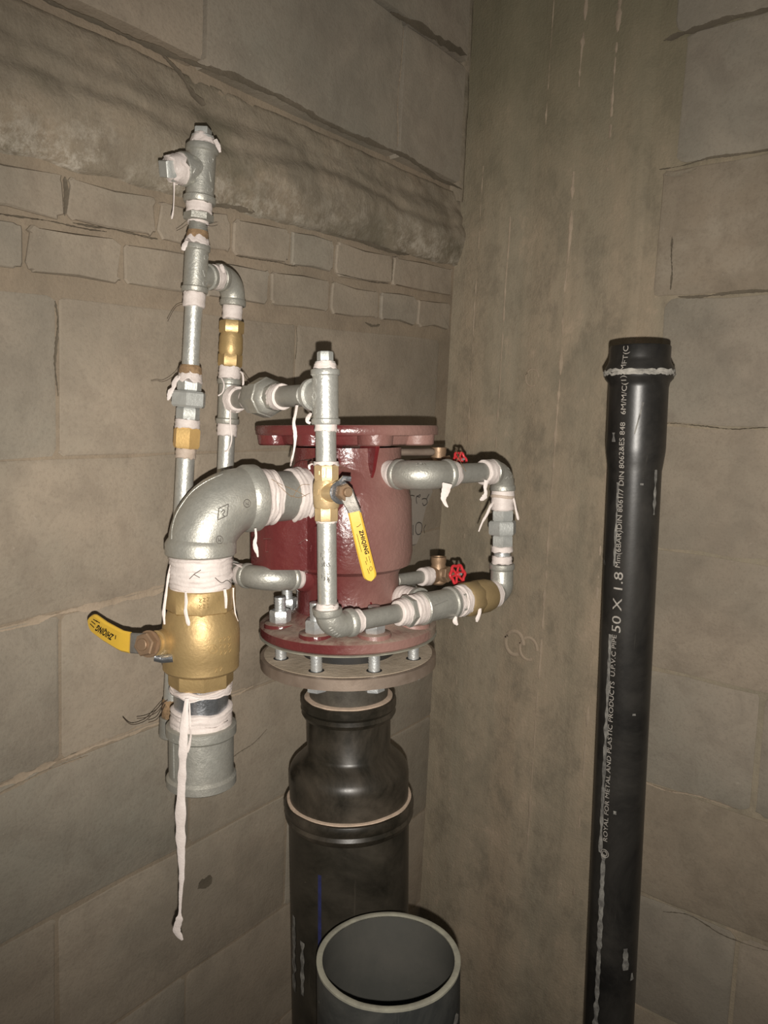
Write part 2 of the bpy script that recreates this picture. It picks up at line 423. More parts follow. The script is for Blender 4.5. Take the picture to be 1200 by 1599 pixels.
def block(parent, name, x0, x1, lo, hi, out, sgn, mat, jit=.004, rad=.008, g=.003):
    """block with worn corners; lo/hi give the joint height as a function of x; sgn*out is how proud it stands"""
    bm = new(); pts = []
    x0 += g; x1 -= g
    def add(x, z): pts.append((x + random.uniform(-jit, jit) * .5, z + random.uniform(-jit, jit) * .5))
    w_ = x1 - x0
    nx = 3 if w_ > .2 else 1
    def corner(cx_, cz_, a0):
        for q_ in range(4):
            a = a0 + q_ * math.pi / 6; add(cx_ + rad * math.cos(a), cz_ + rad * math.sin(a))
    zl, zr, hl, hr = lo(x0) + g, lo(x1) + g, hi(x0) - g, hi(x1) - g
    corner(x0 + rad, zl + rad, math.pi)
    for i in range(1, nx + 1): xx = x0 + w_ * i / (nx + 1); add(xx, lo(xx) + g)
    corner(x1 - rad, zr + rad, -math.pi / 2); corner(x1 - rad, hr - rad, 0)
    for i in range(nx, 0, -1): xx = x0 + w_ * i / (nx + 1); add(xx, hi(xx) - g)
    corner(x0 + rad, hl - rad, math.pi / 2)
    cx = sum(p[0] for p in pts) / len(pts); cz = sum(p[1] for p in pts) / len(pts)
    def ring(y, k):
        r = []
        for x, z in pts:
            dx, dz = cx - x, cz - z; l = math.hypot(dx, dz); r.append(bm.verts.new((x + dx / l * k, y, z + dz / l * k)))
        return r
    tl = random.uniform(-.0004, .0004)
    A = ring(-sgn * .01, 0); B = ring(sgn * out * .5, .0004); C_ = ring(sgn * out + tl, .0026)
    for a, b in ((A, B), (B, C_)):
        for i in range(len(pts)): bm.faces.new((a[i], a[(i + 1) % len(pts)], b[(i + 1) % len(pts)], b[i]))
    bm.faces.new(C_)
    return local_obj(name, bm, mat, parent=parent, smooth=30)
def lin(a, b, L=.885): return lambda s: a + (b - a) * s / L + CH * 0
# joints of the left wall: height above the floor at the corner and at s=.885  (from the photograph, courses sag towards the viewer)
H = lambda v: v + 0.0
JL = [(-1.40, -1.44), (-1.20, -1.24), (-1.00, -1.035), (-.795, -.83), (-.59, -.628), (-.385, -.428), (-.195, -.243), (-.022, -.055), (.178, .131)]
JL = [lin(CH + a, CH + b) for a, b in [(x, y) for x, y in JL]]
def J(a, b): return lin(CH + a, CH + b)
rowB = (J(.196, .152), J(.250, .207)); rowA = (J(.258, .215), J(.316, .267))
off = [.22, .02, .22, .02, .22, .02, .22, .04]
# the joints of the big courses below, top course first in cols
cols = {7: [.04, .433, .821, 1.22, 1.62, 2.02], 6: [.23, .625, 1.02, 1.42, 1.82, 2.2], 5: [.02, .42, .816, 1.21, 1.6, 2.0], 4: [.22, .62, 1.02, 1.42, 1.82], 3: [.02, .42, .82, 1.22, 1.62, 2.02], 2: [.22, .62, 1.02, 1.42, 1.82], 1: [.02, .42, .82, 1.22, 1.62, 2.02], 0: [.22, .62, 1.02, 1.42, 1.82]}
for r in range(8):
    xs = [.0] + [c for c in cols[r] if c > .03] + [2.28]
    if xs[1] < .06: xs = xs[1:]
    for a, b in zip(xs, xs[1:]):
        block(wl, 'block', a, b, JL[r], JL[r + 1], .0011 + random.uniform(-.0003, .0004), 1, random.choice(['block', 'block', 'block_grey']), g=.002)
for row, xs in ((rowA, [.012, .204, .354, .454, .567, .688, .811, .95, 1.09, 1.22, 1.36, 1.5, 1.64, 1.78, 1.92, 2.06, 2.2]), (rowB, [.012, .123, .236, .36, .492, .615, .738, .859, .98, 1.1, 1.23, 1.36, 1.5, 1.63, 1.76, 1.9, 2.03, 2.17])):
    for a, b in zip(xs, xs[1:]): block(wl, 'brick', a, b, row[0], row[1], .0042 + random.uniform(-.001, .002), 1, random.choice(['block', 'block', 'block_grey']), rad=.008, jit=.006)
U = [J(.462, .442), J(.678, .668), J(.88, .87), J(1.08, 1.07), J(1.28, 1.27)]
uc = [[.0, .226, .637, 1.03, 1.43, 1.83, 2.28], [.0, .42, .83, 1.23, 1.63, 2.28], [.0, .22, .62, 1.02, 1.42, 2.28], [.0, .42, .82, 1.22, 2.28]]
for r in range(4):
    for a, b in zip(uc[r], uc[r][1:]): block(wl, 'block', a + (.03 if a == 0 else 0), b, U[r], U[r + 1], .026 + random.uniform(-.003, .003), 1, random.choice(['block', 'block_grey']))
# lumpy band of slushed mortar between the bricks and the proud upper blocks
bm = new(); nx, nz = 220, 34; g = []
for i in range(nx + 1):
    s = 2.28 * (i / nx) ** 1.15; c = []
    for k in range(nz + 1):
        f = k / nz; n_ = noise.noise(Vector((s * 9, f * 2.0, 1.7))); n2 = noise.noise(Vector((s * 30, f * 7, 5.1)))
        lo_ = J(.318, .272)(s) + .006 * noise.noise(Vector((s * 22, 0, 3))); hi_ = J(.470, .450)(s)
        prof = .018 * math.sin(math.pi * min(1, f * 1.25 + .12)) + .010 * max(0, math.sin(math.pi * (f * 1.1 - .1)))
        y = prof + n_ * .005 + n2 * .0028 + .0016 * noise.noise(Vector((s * 80, f * 16, 2))) - (.014 if f > .93 else 0)
        dv = abs(f - .52 - .12 * noise.noise(Vector((s * 4, 0, 9)))); y -= .006 * math.exp(-(dv / .06) ** 2)
        if k == 0: y = -.01
        if k == nz: y = -.01
        c.append(bm.verts.new((s, y, lo_ + (hi_ - lo_) * f)))
    g.append(c)
for i in range(nx):
    for k in range(nz): bm.faces.new((g[i][k], g[i][k + 1], g[i + 1][k + 1], g[i + 1][k]))
local_obj('mortar_band', bm, 'mortar_rough', parent=wl, smooth=80)
# gap between upper blocks and column, filled dark at the top
bm = new(); pr = []
for i in range(40):
    z = CH + .44 + i * .03; wv = .012 + .010 * noise.noise(Vector((z * 9, 3, 0)))
    pr.append([bm.verts.new((x, y, z)) for x, y in ((.0, .0), (.0, .012), (wv, .014 + .006 * noise.noise(Vector((z * 20, 0, 0)))), (wv + .02, .0))])
for a, b in zip(pr, pr[1:]):
    for k in range(3): bm.faces.new((a[k], a[k + 1], b[k + 1], b[k]))
local_obj('mortar_fill', bm, 'mortar_rough', parent=wl, smooth=80)

def crack(parent, pts, wd, sgn, y, mat='crack_dirt_shade', name='crack'):  # flat strips; the dark ones put dirt and gap shade in as colour
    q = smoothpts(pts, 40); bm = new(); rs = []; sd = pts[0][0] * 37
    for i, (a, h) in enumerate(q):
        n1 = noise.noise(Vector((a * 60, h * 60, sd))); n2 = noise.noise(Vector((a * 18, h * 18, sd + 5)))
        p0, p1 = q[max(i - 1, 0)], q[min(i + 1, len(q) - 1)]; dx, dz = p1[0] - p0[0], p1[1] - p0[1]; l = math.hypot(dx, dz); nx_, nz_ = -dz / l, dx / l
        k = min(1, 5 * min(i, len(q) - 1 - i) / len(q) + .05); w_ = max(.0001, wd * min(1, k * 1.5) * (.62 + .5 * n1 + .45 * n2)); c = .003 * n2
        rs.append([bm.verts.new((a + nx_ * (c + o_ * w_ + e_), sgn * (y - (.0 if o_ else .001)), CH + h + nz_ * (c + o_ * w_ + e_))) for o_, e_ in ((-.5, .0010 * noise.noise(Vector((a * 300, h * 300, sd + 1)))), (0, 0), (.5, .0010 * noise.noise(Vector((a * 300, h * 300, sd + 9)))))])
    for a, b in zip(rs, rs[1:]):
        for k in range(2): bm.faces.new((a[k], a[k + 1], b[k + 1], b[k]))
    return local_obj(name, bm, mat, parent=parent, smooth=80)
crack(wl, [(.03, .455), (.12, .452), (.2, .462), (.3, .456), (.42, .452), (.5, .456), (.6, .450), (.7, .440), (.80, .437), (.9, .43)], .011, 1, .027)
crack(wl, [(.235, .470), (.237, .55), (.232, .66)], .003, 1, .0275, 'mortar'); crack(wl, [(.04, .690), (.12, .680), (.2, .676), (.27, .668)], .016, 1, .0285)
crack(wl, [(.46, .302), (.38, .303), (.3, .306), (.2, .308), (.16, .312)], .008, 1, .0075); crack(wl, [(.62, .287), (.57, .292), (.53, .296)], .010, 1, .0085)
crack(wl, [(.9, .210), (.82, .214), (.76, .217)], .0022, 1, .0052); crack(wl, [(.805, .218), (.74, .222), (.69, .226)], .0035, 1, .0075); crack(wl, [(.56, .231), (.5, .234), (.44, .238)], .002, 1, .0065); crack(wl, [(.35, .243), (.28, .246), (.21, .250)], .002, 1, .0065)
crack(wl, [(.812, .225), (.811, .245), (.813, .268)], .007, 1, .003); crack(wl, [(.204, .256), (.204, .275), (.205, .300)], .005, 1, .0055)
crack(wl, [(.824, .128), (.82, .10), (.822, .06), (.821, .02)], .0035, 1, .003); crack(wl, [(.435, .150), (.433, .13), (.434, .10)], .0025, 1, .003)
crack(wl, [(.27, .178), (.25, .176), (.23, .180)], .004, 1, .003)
crack(wl, [(.9, -.247), (.82, -.24), (.75, -.236), (.68, -.228), (.6, -.222)], .014, 1, .0022, 'seam'); crack(wl, [(.9, -.43), (.82, -.425), (.74, -.418), (.6, -.41), (.5, -.405)], .014, 1, .0022, 'seam')
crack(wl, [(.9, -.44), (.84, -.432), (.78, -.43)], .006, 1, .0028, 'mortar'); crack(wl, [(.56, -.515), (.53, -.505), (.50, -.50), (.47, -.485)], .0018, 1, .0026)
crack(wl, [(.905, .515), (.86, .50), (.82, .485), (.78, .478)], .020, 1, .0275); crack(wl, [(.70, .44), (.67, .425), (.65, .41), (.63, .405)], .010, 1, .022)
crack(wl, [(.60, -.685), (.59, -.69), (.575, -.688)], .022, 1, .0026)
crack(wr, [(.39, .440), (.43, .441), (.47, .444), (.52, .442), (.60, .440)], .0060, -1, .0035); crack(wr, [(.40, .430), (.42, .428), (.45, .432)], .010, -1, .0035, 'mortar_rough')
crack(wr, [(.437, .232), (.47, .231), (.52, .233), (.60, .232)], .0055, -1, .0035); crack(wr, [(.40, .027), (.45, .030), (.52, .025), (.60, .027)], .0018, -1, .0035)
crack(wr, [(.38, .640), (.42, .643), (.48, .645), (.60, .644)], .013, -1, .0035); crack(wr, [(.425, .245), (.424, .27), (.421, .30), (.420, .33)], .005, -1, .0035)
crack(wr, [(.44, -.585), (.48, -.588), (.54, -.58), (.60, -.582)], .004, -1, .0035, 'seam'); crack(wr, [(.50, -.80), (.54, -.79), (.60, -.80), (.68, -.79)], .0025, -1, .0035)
# column: cast face with the imprint of upright boards
bm = new(); nz = 60; bx = [0, .052, .056, .115, .119, .178, .183, .237, .243, .300, .305, .358, .362]
by = [0, 0, .0012, .0015, .0003, .0, .0012, .001, 0, .0006, .0014, .001, .0]
rings = []
for k in range(nz + 1):
    z = TOPZ * k / nz
    rings.append([bm.verts.new((x + .0015 * noise.noise(Vector((z * 3, x * 40, 0))), -(.004 + y + .0012 * noise.noise(Vector((z * 5, x * 30, 4)))), z)) for x, y in zip(bx, by)] + [bm.verts.new((.372, .0, z))])
for a, b in zip(rings, rings[1:]):
    for k in range(len(a) - 1): bm.faces.new((a[k], a[k + 1], b[k + 1], b[k]))
vb = [bm.verts.new(p) for p in ((0, .2, 0), (.372, .2, 0), (0, .2, TOPZ), (.372, .2, TOPZ))]
bm.faces.new((vb[0], vb[1], vb[3], vb[2]))
bm.faces.new([vb[0]] + [r_[0] for r_ in rings] + [vb[2]]); bm.faces.new([vb[1]] + [r_[-1] for r_ in rings] + [vb[3]])
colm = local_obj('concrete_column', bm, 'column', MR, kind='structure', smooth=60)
def seam(x, z0, z1, wd, h, drift=0.0):
    bm = new(); n = int((z1 - z0) / .008); rs = []
    for i in range(n + 1):
        z = z0 + (z1 - z0) * i / n; q1 = noise.noise(Vector((z * 30, x * 50, 0))); q2 = noise.noise(Vector((z * 8, x * 50, 7)))
        c = x + .002 * q2 + drift * (i / n); q3 = noise.noise(Vector((z * 85, x * 50, 3))); wv = max(.0003, wd * (.8 + 1.1 * q1 + 1.0 * q2 + .8 * q3)); hv = max(-.0035, h * (.6 + 2 * q1 + 1.6 * q3) - .001)
        rs.append([bm.verts.new(p) for p in ((c - wv, -.002, z), (c - wv * .4, -.0055 - hv, z), (c + wv * .4, -.0055 - hv * .8, z), (c + wv, -.002, z))])
    for a, b in zip(rs, rs[1:]):
        for k in range(3): bm.faces.new((a[k], a[k + 1], b[k + 1], b[k]))
    local_obj('board_seam', bm, 'seam', parent=colm, smooth=80)
seam(.240, CH - .80, CH + .46, .0030, .0022); seam(.240, CH + .60, CH + .85, .0032, .003)
seam(.054, CH - .10, CH + .50, .0014, .001); seam(.118, CH - .05, CH + .40, .0024, .001); seam(.180, CH + .55, CH + .8, .0012, .001); seam(.340, CH - .9, CH - .05, .004, .0008)
seam(.060, CH - .9, CH - .2, .0014, .0008); seam(.302, CH + .45, CH + .8, .005, .0015)
for cx_, cz_, ra, th_ in ((.186, .105, .013, .0016), (.185, -.395, .019, .004), (.215, -.40, .018, .003)):     # tie-hole scars
    bm = new(); pts = [Vector((cx_ + ra * math.cos(a), -.006, CH + cz_ + ra * 1.2 * math.sin(a))) for a in [i * math.tau / 20 for i in range(18)]]
    sweep(bm, pts, th_, 6, .5, upv=Vector((0, 0, 1)) + Vector((.3, 0, 0))); local_obj('tie_scar', bm, 'seam', parent=colm, smooth=80)

# right wall blocks
JR = [-1.40, -1.197, -.993, -.787, -.585, -.385, -.180, .027, .232, .440, .645, .85, 1.06, 1.27]
for r in range(len(JR) - 1):
    a0 = .405 if r % 2 else .392; xs = [a0 + random.uniform(-.008, .01), a0 + (.38 if r % 2 else .20) + .03, a0 + (.78 if r % 2 else .60) + .03, a0 + (1.18 if r % 2 else 1.0) + .03, 2.28]
    for a, b in zip(xs, xs[1:]):
        block(wr, 'block', a, b, (lambda s, v=JR[r]: CH + v), (lambda s, v=JR[r + 1]: CH + v), .0018 + random.uniform(-.0005, .0006), -1, random.choice(['block_brown', 'block_grey', 'block']), jit=.006, rad=.014)

# ================================================================== BIG PIPES
AX = Line(P(544.5, 1010, 1.0), P(544.5, 1010, 1.0) + AZ)          # the alarm valve's upright axis; heights as Y(px)
def Y(y): return AX.ty(y)
def pr(lst): return [(Y(y), r) for y, r in lst]

# red alarm valve
bm = new()
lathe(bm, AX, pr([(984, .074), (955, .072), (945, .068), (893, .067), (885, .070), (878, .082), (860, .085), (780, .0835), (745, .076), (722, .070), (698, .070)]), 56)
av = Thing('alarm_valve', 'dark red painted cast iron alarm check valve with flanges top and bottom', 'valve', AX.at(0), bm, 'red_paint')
bm = new()
lathe(bm, AX, pr([(694, .088), (692, .092), (680, .096), (679, .1165), (677, .1175), (667, .1175), (664.5, .116), (664.5, .05)]), 64)
for k in range(8):
    a = R(22.5 + 45 * k); c = AX.at(0) + (AX.u * math.cos(a) + AX.v * math.sin(a)) * .096
    lathe(bm, Line(c, c + AZ), pr([(694, .019), (692, .021), (678, .022)]), 20)
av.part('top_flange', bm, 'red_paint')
bm = new()
lathe(bm, AX, pr([(984.5, .114), (982, .1165), (970, .1165), (967, .113), (965, .098), (961, .080), (948, .070)]), 64)
for k in range(8):
    a = R(22.5 + 45 * k); c = AX.at(0) + (AX.u * math.cos(a) + AX.v * math.sin(a)) * .092
    lathe(bm, Line(c, c + AZ), pr([(972, .0225), (961.5, .021), (960.5, .0195)]), 20)
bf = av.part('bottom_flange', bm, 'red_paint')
av.part('gasket', lathe(new(), AX, pr([(1016, .062), (1000, .064), (986, .064), (984.5, .112)]), 48), 'rubber', 'black rubber gasket in the gap')
av.part('face_ring', lathe(new(), AX, pr([(987, .112), (986.6, .1172), (984.8, .1176), (984, .112)]), 64), 'cut_rim', 'thin pale ring under the lower flange')
def rib(px, y0, y1, w0, out0, D_=None):
    A = AX.at(Y(y0)); S = (px - 600) / F
    a = math.atan2(0, 1); pt = P(px, y0, .92); d = (pt - A); d -= AZ * d.dot(AZ); d.normalize(); s = d.cross(AZ).normalized()
    bm = new(); vs = []
    for t, o_, w_ in ((Y(y0), out0, w0), (Y((y0 + y1) / 2), out0 * .88, w0 * .7), (Y(y1), .060, w0 * .15)):
        c = AX.at(t); vs.append([bm.verts.new(c + d * .05 - s * w_), bm.verts.new(c + d * o_ - s * w_ * .55), bm.verts.new(c + d * o_ + s * w_ * .55), bm.verts.new(c + d * .05 + s * w_)])
    for x_, y_ in zip(vs, vs[1:]):
        for k in range(3): bm.faces.new((x_[k], x_[k + 1], y_[k + 1], y_[k]))
    bm.faces.new(vs[0]); bm.faces.new(vs[-1]); av.part('rib', bm, 'red_gloss')
rib(589, 692, 768, .0048, .092); rib(520, 692, 750, .005, .092); rib(592, 962, 915, .0045, .090)
gl = Line(P(615, 706, 1.01), P(678, 706, 1.03)); av.part('lug', lathe(new(), gl, [(0, .0050), (gl.len - .003, .0050), (gl.len, .0035)], 10, .8), 'flange_steel', 'dusty lug under the top flange')
# drain chamber cast on the left with its round port
K = P(316, 783, .85); PORT = P(482, 772, .94); DR = Line(K, PORT)
bm = new()
for (y0, y1) in ((778, 892),):
    o = AX.at(0); dl = DR.d.copy(); dl -= AZ * dl.dot(AZ); dl.normalize(); sd = dl.cross(AZ).normalized()
    c0 = P(391, 800, .975); rows = []
    for y_, k in ((y0 - 4, .8), (y0 + 10, 1), (y1 - 12, 1), (y1 - 2, .82)):
        rows.append([bm.verts.new(P(x_, y_, D_)) for x_, D_ in ((391 + (1 - k) * 40, .985), (393 + (1 - k) * 30, .945), (432, .915), (480, .912), (520, .95), (520, 1.03), (400, 1.03))])
    for a_, b_ in zip(rows, rows[1:]):
        for i in range(7): bm.faces.new((a_[i], a_[(i + 1) % 7], b_[(i + 1) % 7], b_[i]))
    bm.faces.new(rows[0]); bm.faces.new(rows[-1])
dc = av.part('drain_chamber', bm, 'red_paint')
bm = new(); t1 = DR.tx(474)
lathe(bm, DR, [(t1, .037), (t1 + .002, .042), (t1 + .02, .045), (t1 + .05, .056), (t1 + .075, .06)], 40); av.part('port_boss', bm, 'red_paint')
EB = P(418, 906, .915)
ebl = Line(EB, P(478, 901, .962)); bm = lathe(new(), ebl, [(ebl.tx(466), .0155), (ebl.tx(470), .0185), (ebl.tx(490), .022), (ebl.tx(512), .031)], 28); av.part('port_boss', bm, 'red_paint')
# bolts
studs = []
for k in range(8):
    a = R(22.5 + 45 * k); c = AX.at(0) + (AX.u * math.cos(a) + AX.v * math.sin(a)) * .0925; L = Line(c, c + AZ)
    st = av.part('stud', threads(new(), L, Y(1044), Y(918 if k % 2 else 923), .0076, 30), 'zinc')
    av.part('nut', hexa(new(), L, Y(960.5), Y(942), .0138, 6, R(10 + 17 * k)), 'zinc', parent=st)
    av.part('nut', hexa(new(), L, Y(1045), Y(1034.5), .0130, 6, R(25 + 13 * k)), 'zinc', parent=st)
# cast letters and marks on the drain chamber
tr = bvh(dc, av.o)
bm = strokes(tr, [dense([(412, 842), (424, 842)]), dense([(416, 842), (415, 862), (420, 862)]), dense([(466, 850), (478, 842), (487, 851), (486, 861)])], .0009, .0002)
av.part('casting_mark', bm, 'red_paint')

sf = Thing('steel_flange', 'dusty brown steel companion flange bolted under the red valve', 'flange', AX.at(0),
           lathe(new(), AX, pr([(1035, .06), (1035, .1125), (1033.5, .1165), (1018, .1165), (1016.5, .1125), (1016.5, .05)]), 72), 'flange_steel')
sf.part('dust_layer', lathe(new(), AX, pr([(1017, .072), (1017, .1118), (1016.0, .1116), (1016.0, .073)]), 64), 'flange_dust', 'brown dust lying on top')
for k in range(8):
    a = R(22.5 + 45 * k); c = AX.at(0) + (AX.u * math.cos(a) + AX.v * math.sin(a)) * .0925; L = Line(c, c + AZ)
    sf.part('bolt_hole', lathe(new(), L, pr([(1016.4, .0084), (1015.7, .0098), (1015.5, .0098), (1015.5, .008)]), 20), 'rubber')
sf.part('stub', lathe(new(), AX, pr([(1106, .052), (1034, .054)]), 48), 'stub_steel', 'grey weathered pipe stub')
def LY(y): return Y(y)
rd = Thing('pipe_reducer', 'black plastic stepped reducer fitting below the bolted flange', 'pipe fitting', AX.at(LY(1250)),
           lathe(new(), AX, pr([(1262, .0805), (1203, .081), (1195, .0800), (1188, .0765), (1177, .0660), (1171, .0590), (1166, .0562), (1110, .0562)]), 64), 'black_fitting')
rd.part('socket_rim', lathe(new(), AX, pr([(1116, .055), (1114, .0605), (1108, .0635), (1103, .0605), (1098, .0640), (1089, .0640), (1086, .0618), (1085, .055)]), 56), 'black_fitting')
rd.part('dust_line', lathe(new(), AX, pr([(1088, .0545), (1086.0, .0590), (1084.2, .0590), (1083, .0545)]), 56, wob=lambda a, t: (.0012 * noise.noise(Vector((a * 3, 0, 0))), 0)), 'dust_line', 'pale dried paste line')
FLOORT = -( (AX.at(0).z) / AZ.z) + .0
dp = Thing('drain_pipe', 'wide black plastic pipe rising from the floor under the red valve', 'pipe', AX.at(FLOORT + .01),
           lathe(new(), AX, [(FLOORT + .012, .080)] + pr([(1272, .0815)]) , 64, cap=False), 'black_drain')
dp.part('socket_rim', lathe(new(), AX, pr([(1274, .082), (1270, .0855), (1264, .0875), (1259, .0855), (1254, .0880), (1247, .0880), (1243, .0865), (1242, .081)]), 64), 'black_fitting')
dp.part('dust_line', lathe(new(), AX, pr([(1245, .080), (1241.5, .0845), (1239.8, .0845), (1239, .080)]), 64, wob=lambda a, t: (.0014 * noise.noise(Vector((a * 3, 2, 0))), .0008 * noise.noise(Vector((a * 2, 5, 0))))), 'dust_line', 'tan dried paste line under the reducer')
bm = new(); aa = None
for t_, w_ in ((Y(1268), 0), ):
    pass
def stripe(L, r, px, y0, y1, wpx, lift=.0003, n=20, jag=0.0):
    bm = new(); rows = []
    for i in range(n + 1):
        y = y0 + (y1 - y0) * i / n; x = px(y) if callable(px) else px
        t = L.ty(y); c = L.at(t); z = depth(c)
        off_ = (x - proj(c)[0]) / F * z; hw = wpx / 2 / F * z * (1 + jag * noise.noise(Vector((y * .08, px(y0) if callable(px) else px, 0))))
        toC = (CP - c); toC -= L.d * toC.dot(L.d); toC.normalize(); sd = toC.cross(L.d).normalized()
        if sd.dot(rt) < 0: sd = -sd
        row = []
        for o_ in (off_ - hw, off_, off_ + hw):
            s_ = max(-.999, min(.999, o_ / (r + lift))); row.append(bm.verts.new(c + sd * s_ * (r + lift) + toC * math.sqrt(1 - s_ * s_) * (r + lift)))
        rows.append(row)
    for a, b in zip(rows, rows[1:]):
        for k in range(2): bm.faces.new((a[k], a[k + 1], b[k + 1], b[k]))
    return bm
dp.part('stripe', stripe(AX, .0815, 502.5, 1318, 1445, 5), 'blue_line', 'thin blue line')
for x_, ya, yb in ((462, 1405, 1520), (476, 1430, 1510)): dp.part('scuff', stripe(AX, .0808, x_, ya, yb, 5, .0008, 30, 1.2), 'scuff', 'pale scuff')

# open grey pipe in front
gz = Line(P(607, 1493, .80), P(607, 1493, .80) + AZ); gz = Line(gz.at(-gz.at(0).z / AZ.z + .01), gz.at(0))
g1 = gz.len; ro, ri = .0802, .0738
gp = Thing('open_pipe', 'short wide grey plastic pipe standing open in the foreground', 'pipe', gz.at(0), lathe(new(), gz, [(0, ro), (g1 - .002, ro)], 72, cap=False), 'grey_pvc')
gp.part('inside_wall', lathe(new(), gz, [(0, ri), (g1 - .002, ri)], 72, cap=False), 'grey_pvc_inside')
gp.part('cut_rim', lathe(new(), gz, [(g1 - .003, ri), (g1 - .0006, ri), (g1, ri + .001), (g1, ro - .001), (g1 - .0006, ro + .0002), (g1 - .003, ro + .0002)], 72, cap=False, wob=lambda a, t: (0, .0006 * noise.noise(Vector((math.cos(a) * 4, math.sin(a) * 4, 0))))), 'cut_rim', 'pale grey sawn rim')
for x_, ya, yb, w_ in ((523, 1572, 1588, 11), (530, 1578, 1592, 8), (708, 1545, 1563, 6)): gp.part('scuff', stripe(gz, ro, x_, ya, yb, w_, .0008, 12, 1.5), 'scuff', 'pale plaster splash')

# tall black pipe on the right
tp = Line(P(951, 1599, 1.0), P(1000.5, 541, 1.0)); ft = -tp.at(0).z / tp.d.z + .006; tp = Line(tp.at(ft), tp.at(tp.len))
def tr_(lst): return [(tp.ty(y), tp.r(w_, tp.ty(y))) for y, w_ in lst]
rp_ = tp.r(80.5, tp.ty(944))
prof = [(0, rp_), (tp.ty(735), rp_)] + tr_([(722, 86), (706, 90), (698, 91), (606, 91), (598, 94), (592, 104), (584, 108), (576, 105), (566, 95), (560, 93), (543, 93.5)])
vt = tp.ty(541); rr_ = tp.r(93, vt)
prof += [(vt, rr_ - .0006), (vt, rr_ - .0030), (vt - .05, rr_ - .0030)]
pp = Thing('tall_pipe', 'tall narrow black plastic pipe with flared socket and printed text', 'pipe', tp.at(0), lathe(new(), tp, prof, 64, cap=False), 'black_pvc')
bm = new()
for k in range(2):
    lathe(bm, tp, [(tp.ty(588 - 3 * k) + 0, tp.r(106, tp.ty(586))), (tp.ty(585 - 3 * k), tp.r(110, tp.ty(585))), (tp.ty(582 - 3 * k), tp.r(107, tp.ty(582)))], 90, wob=lambda a, t: (.0014 * noise.noise(Vector((math.cos(a) * 9, math.sin(a) * 9, t * 600 + k * 5))), .0025 * noise.noise(Vector((math.cos(a) * 5, math.sin(a) * 5, 3 + k * 7)))))
pp.part('dusty_ring', bm, 'fluff', 'ring of grey fluff and dust')
def on_pipe(L, rf, ang, t0, sz):
    """letters run up the pipe"""
    def fn(u, v, lift):
        t = t0 + u; c = L.at(t); toC = (P(975, 900, 0.0001) - c); toC -= L.d * toC.dot(L.d); toC.normalize(); sd = toC.cross(L.d).normalized()
        if sd.dot(rt) < 0: sd = -sd
        r = rf(t) + lift; a = ang - (v - sz * .35) / r
        return c + sd * math.sin(a) * r + toC * math.cos(a) * r
    return fn
def rf(t):
    k = tp.ty(722), tp.ty(706)
    if t < k[0]: return rp_ + .0002 + (tp.r(86, k[0]) - rp_) * max(0, (t - tp.ty(735)) / (k[0] - tp.ty(735)))
    for (ta, ra), (tb, rb) in zip(prof, prof[1:]):
        if ta <= t <= tb and tb > ta: return ra + (rb - ra) * (t - ta) / (tb - ta)
    return rr_
def ptxt(s, y0, y1, size, ang):
    v, f = text_mesh(s, size); wd = max(p.x for p in v); t0, t1 = tp.ty(y0), tp.ty(y1); k = (t1 - t0) / wd
    fn = on_pipe(tp, rf, ang, t0, size); bm = new()
    vs = [bm.verts.new(fn(p.x * k, p.y, .00035)) for p in v]
    for q in f:
        try: bm.faces.new([vs[i] for i in q])
        except ValueError: pass
    pp.part('lettering', bm, 'pipe_ink', 'printed grey lettering', smooth=80)
AN = R(-27)
ptxt('ROYAL FOR METAL AND PLASTIC PRODUCTS  U.P.V.C PIPE', 1300, 984, .0088, AN)
ptxt('50 X 1.8', 981, 888, .0175, AN + R(3))
ptxt('Mm(6BAR)DIN 8061/7 DIN 8062&ES 848   6M/M/C(1)SMFT(C', 882, 544, .0098, AN)
bm = new()
for rr2 in (.0055, .0032):
    fn = on_pipe(tp, rf, AN, tp.ty(1318), .0088)
    sweep(bm, [fn(rr2 * math.cos(a), .003 + rr2 * math.sin(a), .0003) for a in [i * math.tau / 16 for i in range(17)]], .0005, 6)
pp.part('logo', bm, 'pipe_ink', 'printed round double ring mark')
ax_x = lambda y: proj(tp.at(tp.ty(y)))[0]
pp.part('scuff', stripe(tp, rp_, lambda y: ax_x(y) - 23 , 752, 880, 3, .0004, 40, 1.0), 'scuff', 'pale scratch')
pp.part('scuff', stripe(tp, rp_, lambda y: ax_x(y) - 24 , 985, 1320, 4.5, .0002, 90, .9), 'scuff', 'long pale scratch')
pp.part('scuff', stripe(tp, rp_, lambda y: ax_x(y) - 19 , 1320, 1599, 6.5, .0002, 90, 1.3), 'scuff', 'broad pale scratch')
pp.part('scuff', stripe(tp, rp_, lambda y: ax_x(y) + 31, 640, 800, 3, .0004, 40, 1.6), 'scuff')
pp.part('scuff', stripe(tp, tp.r(91, tp.ty(650)), lambda y: ax_x(y) + 8 - (y - 630) * .22, 630, 678, 2.2, .0004, 20, .8), 'scuff')
for x_, ya, yb, w_, rr3 in ((961, 676, 690, 5, 91), (945, 875, 882, 4, 80), (977, 1455, 1488, 7, 80), (986, 1495, 1506, 3, 80), (962, 1249, 1254, 4, 80), (1002, 752, 755, 5, 81), (990, 1100, 1103, 4, 80)):
    pp.part('scuff', stripe(tp, tp.r(rr3, tp.ty(ya)), x_, ya, yb, w_, .0006, 8, 1.2), 'scuff')

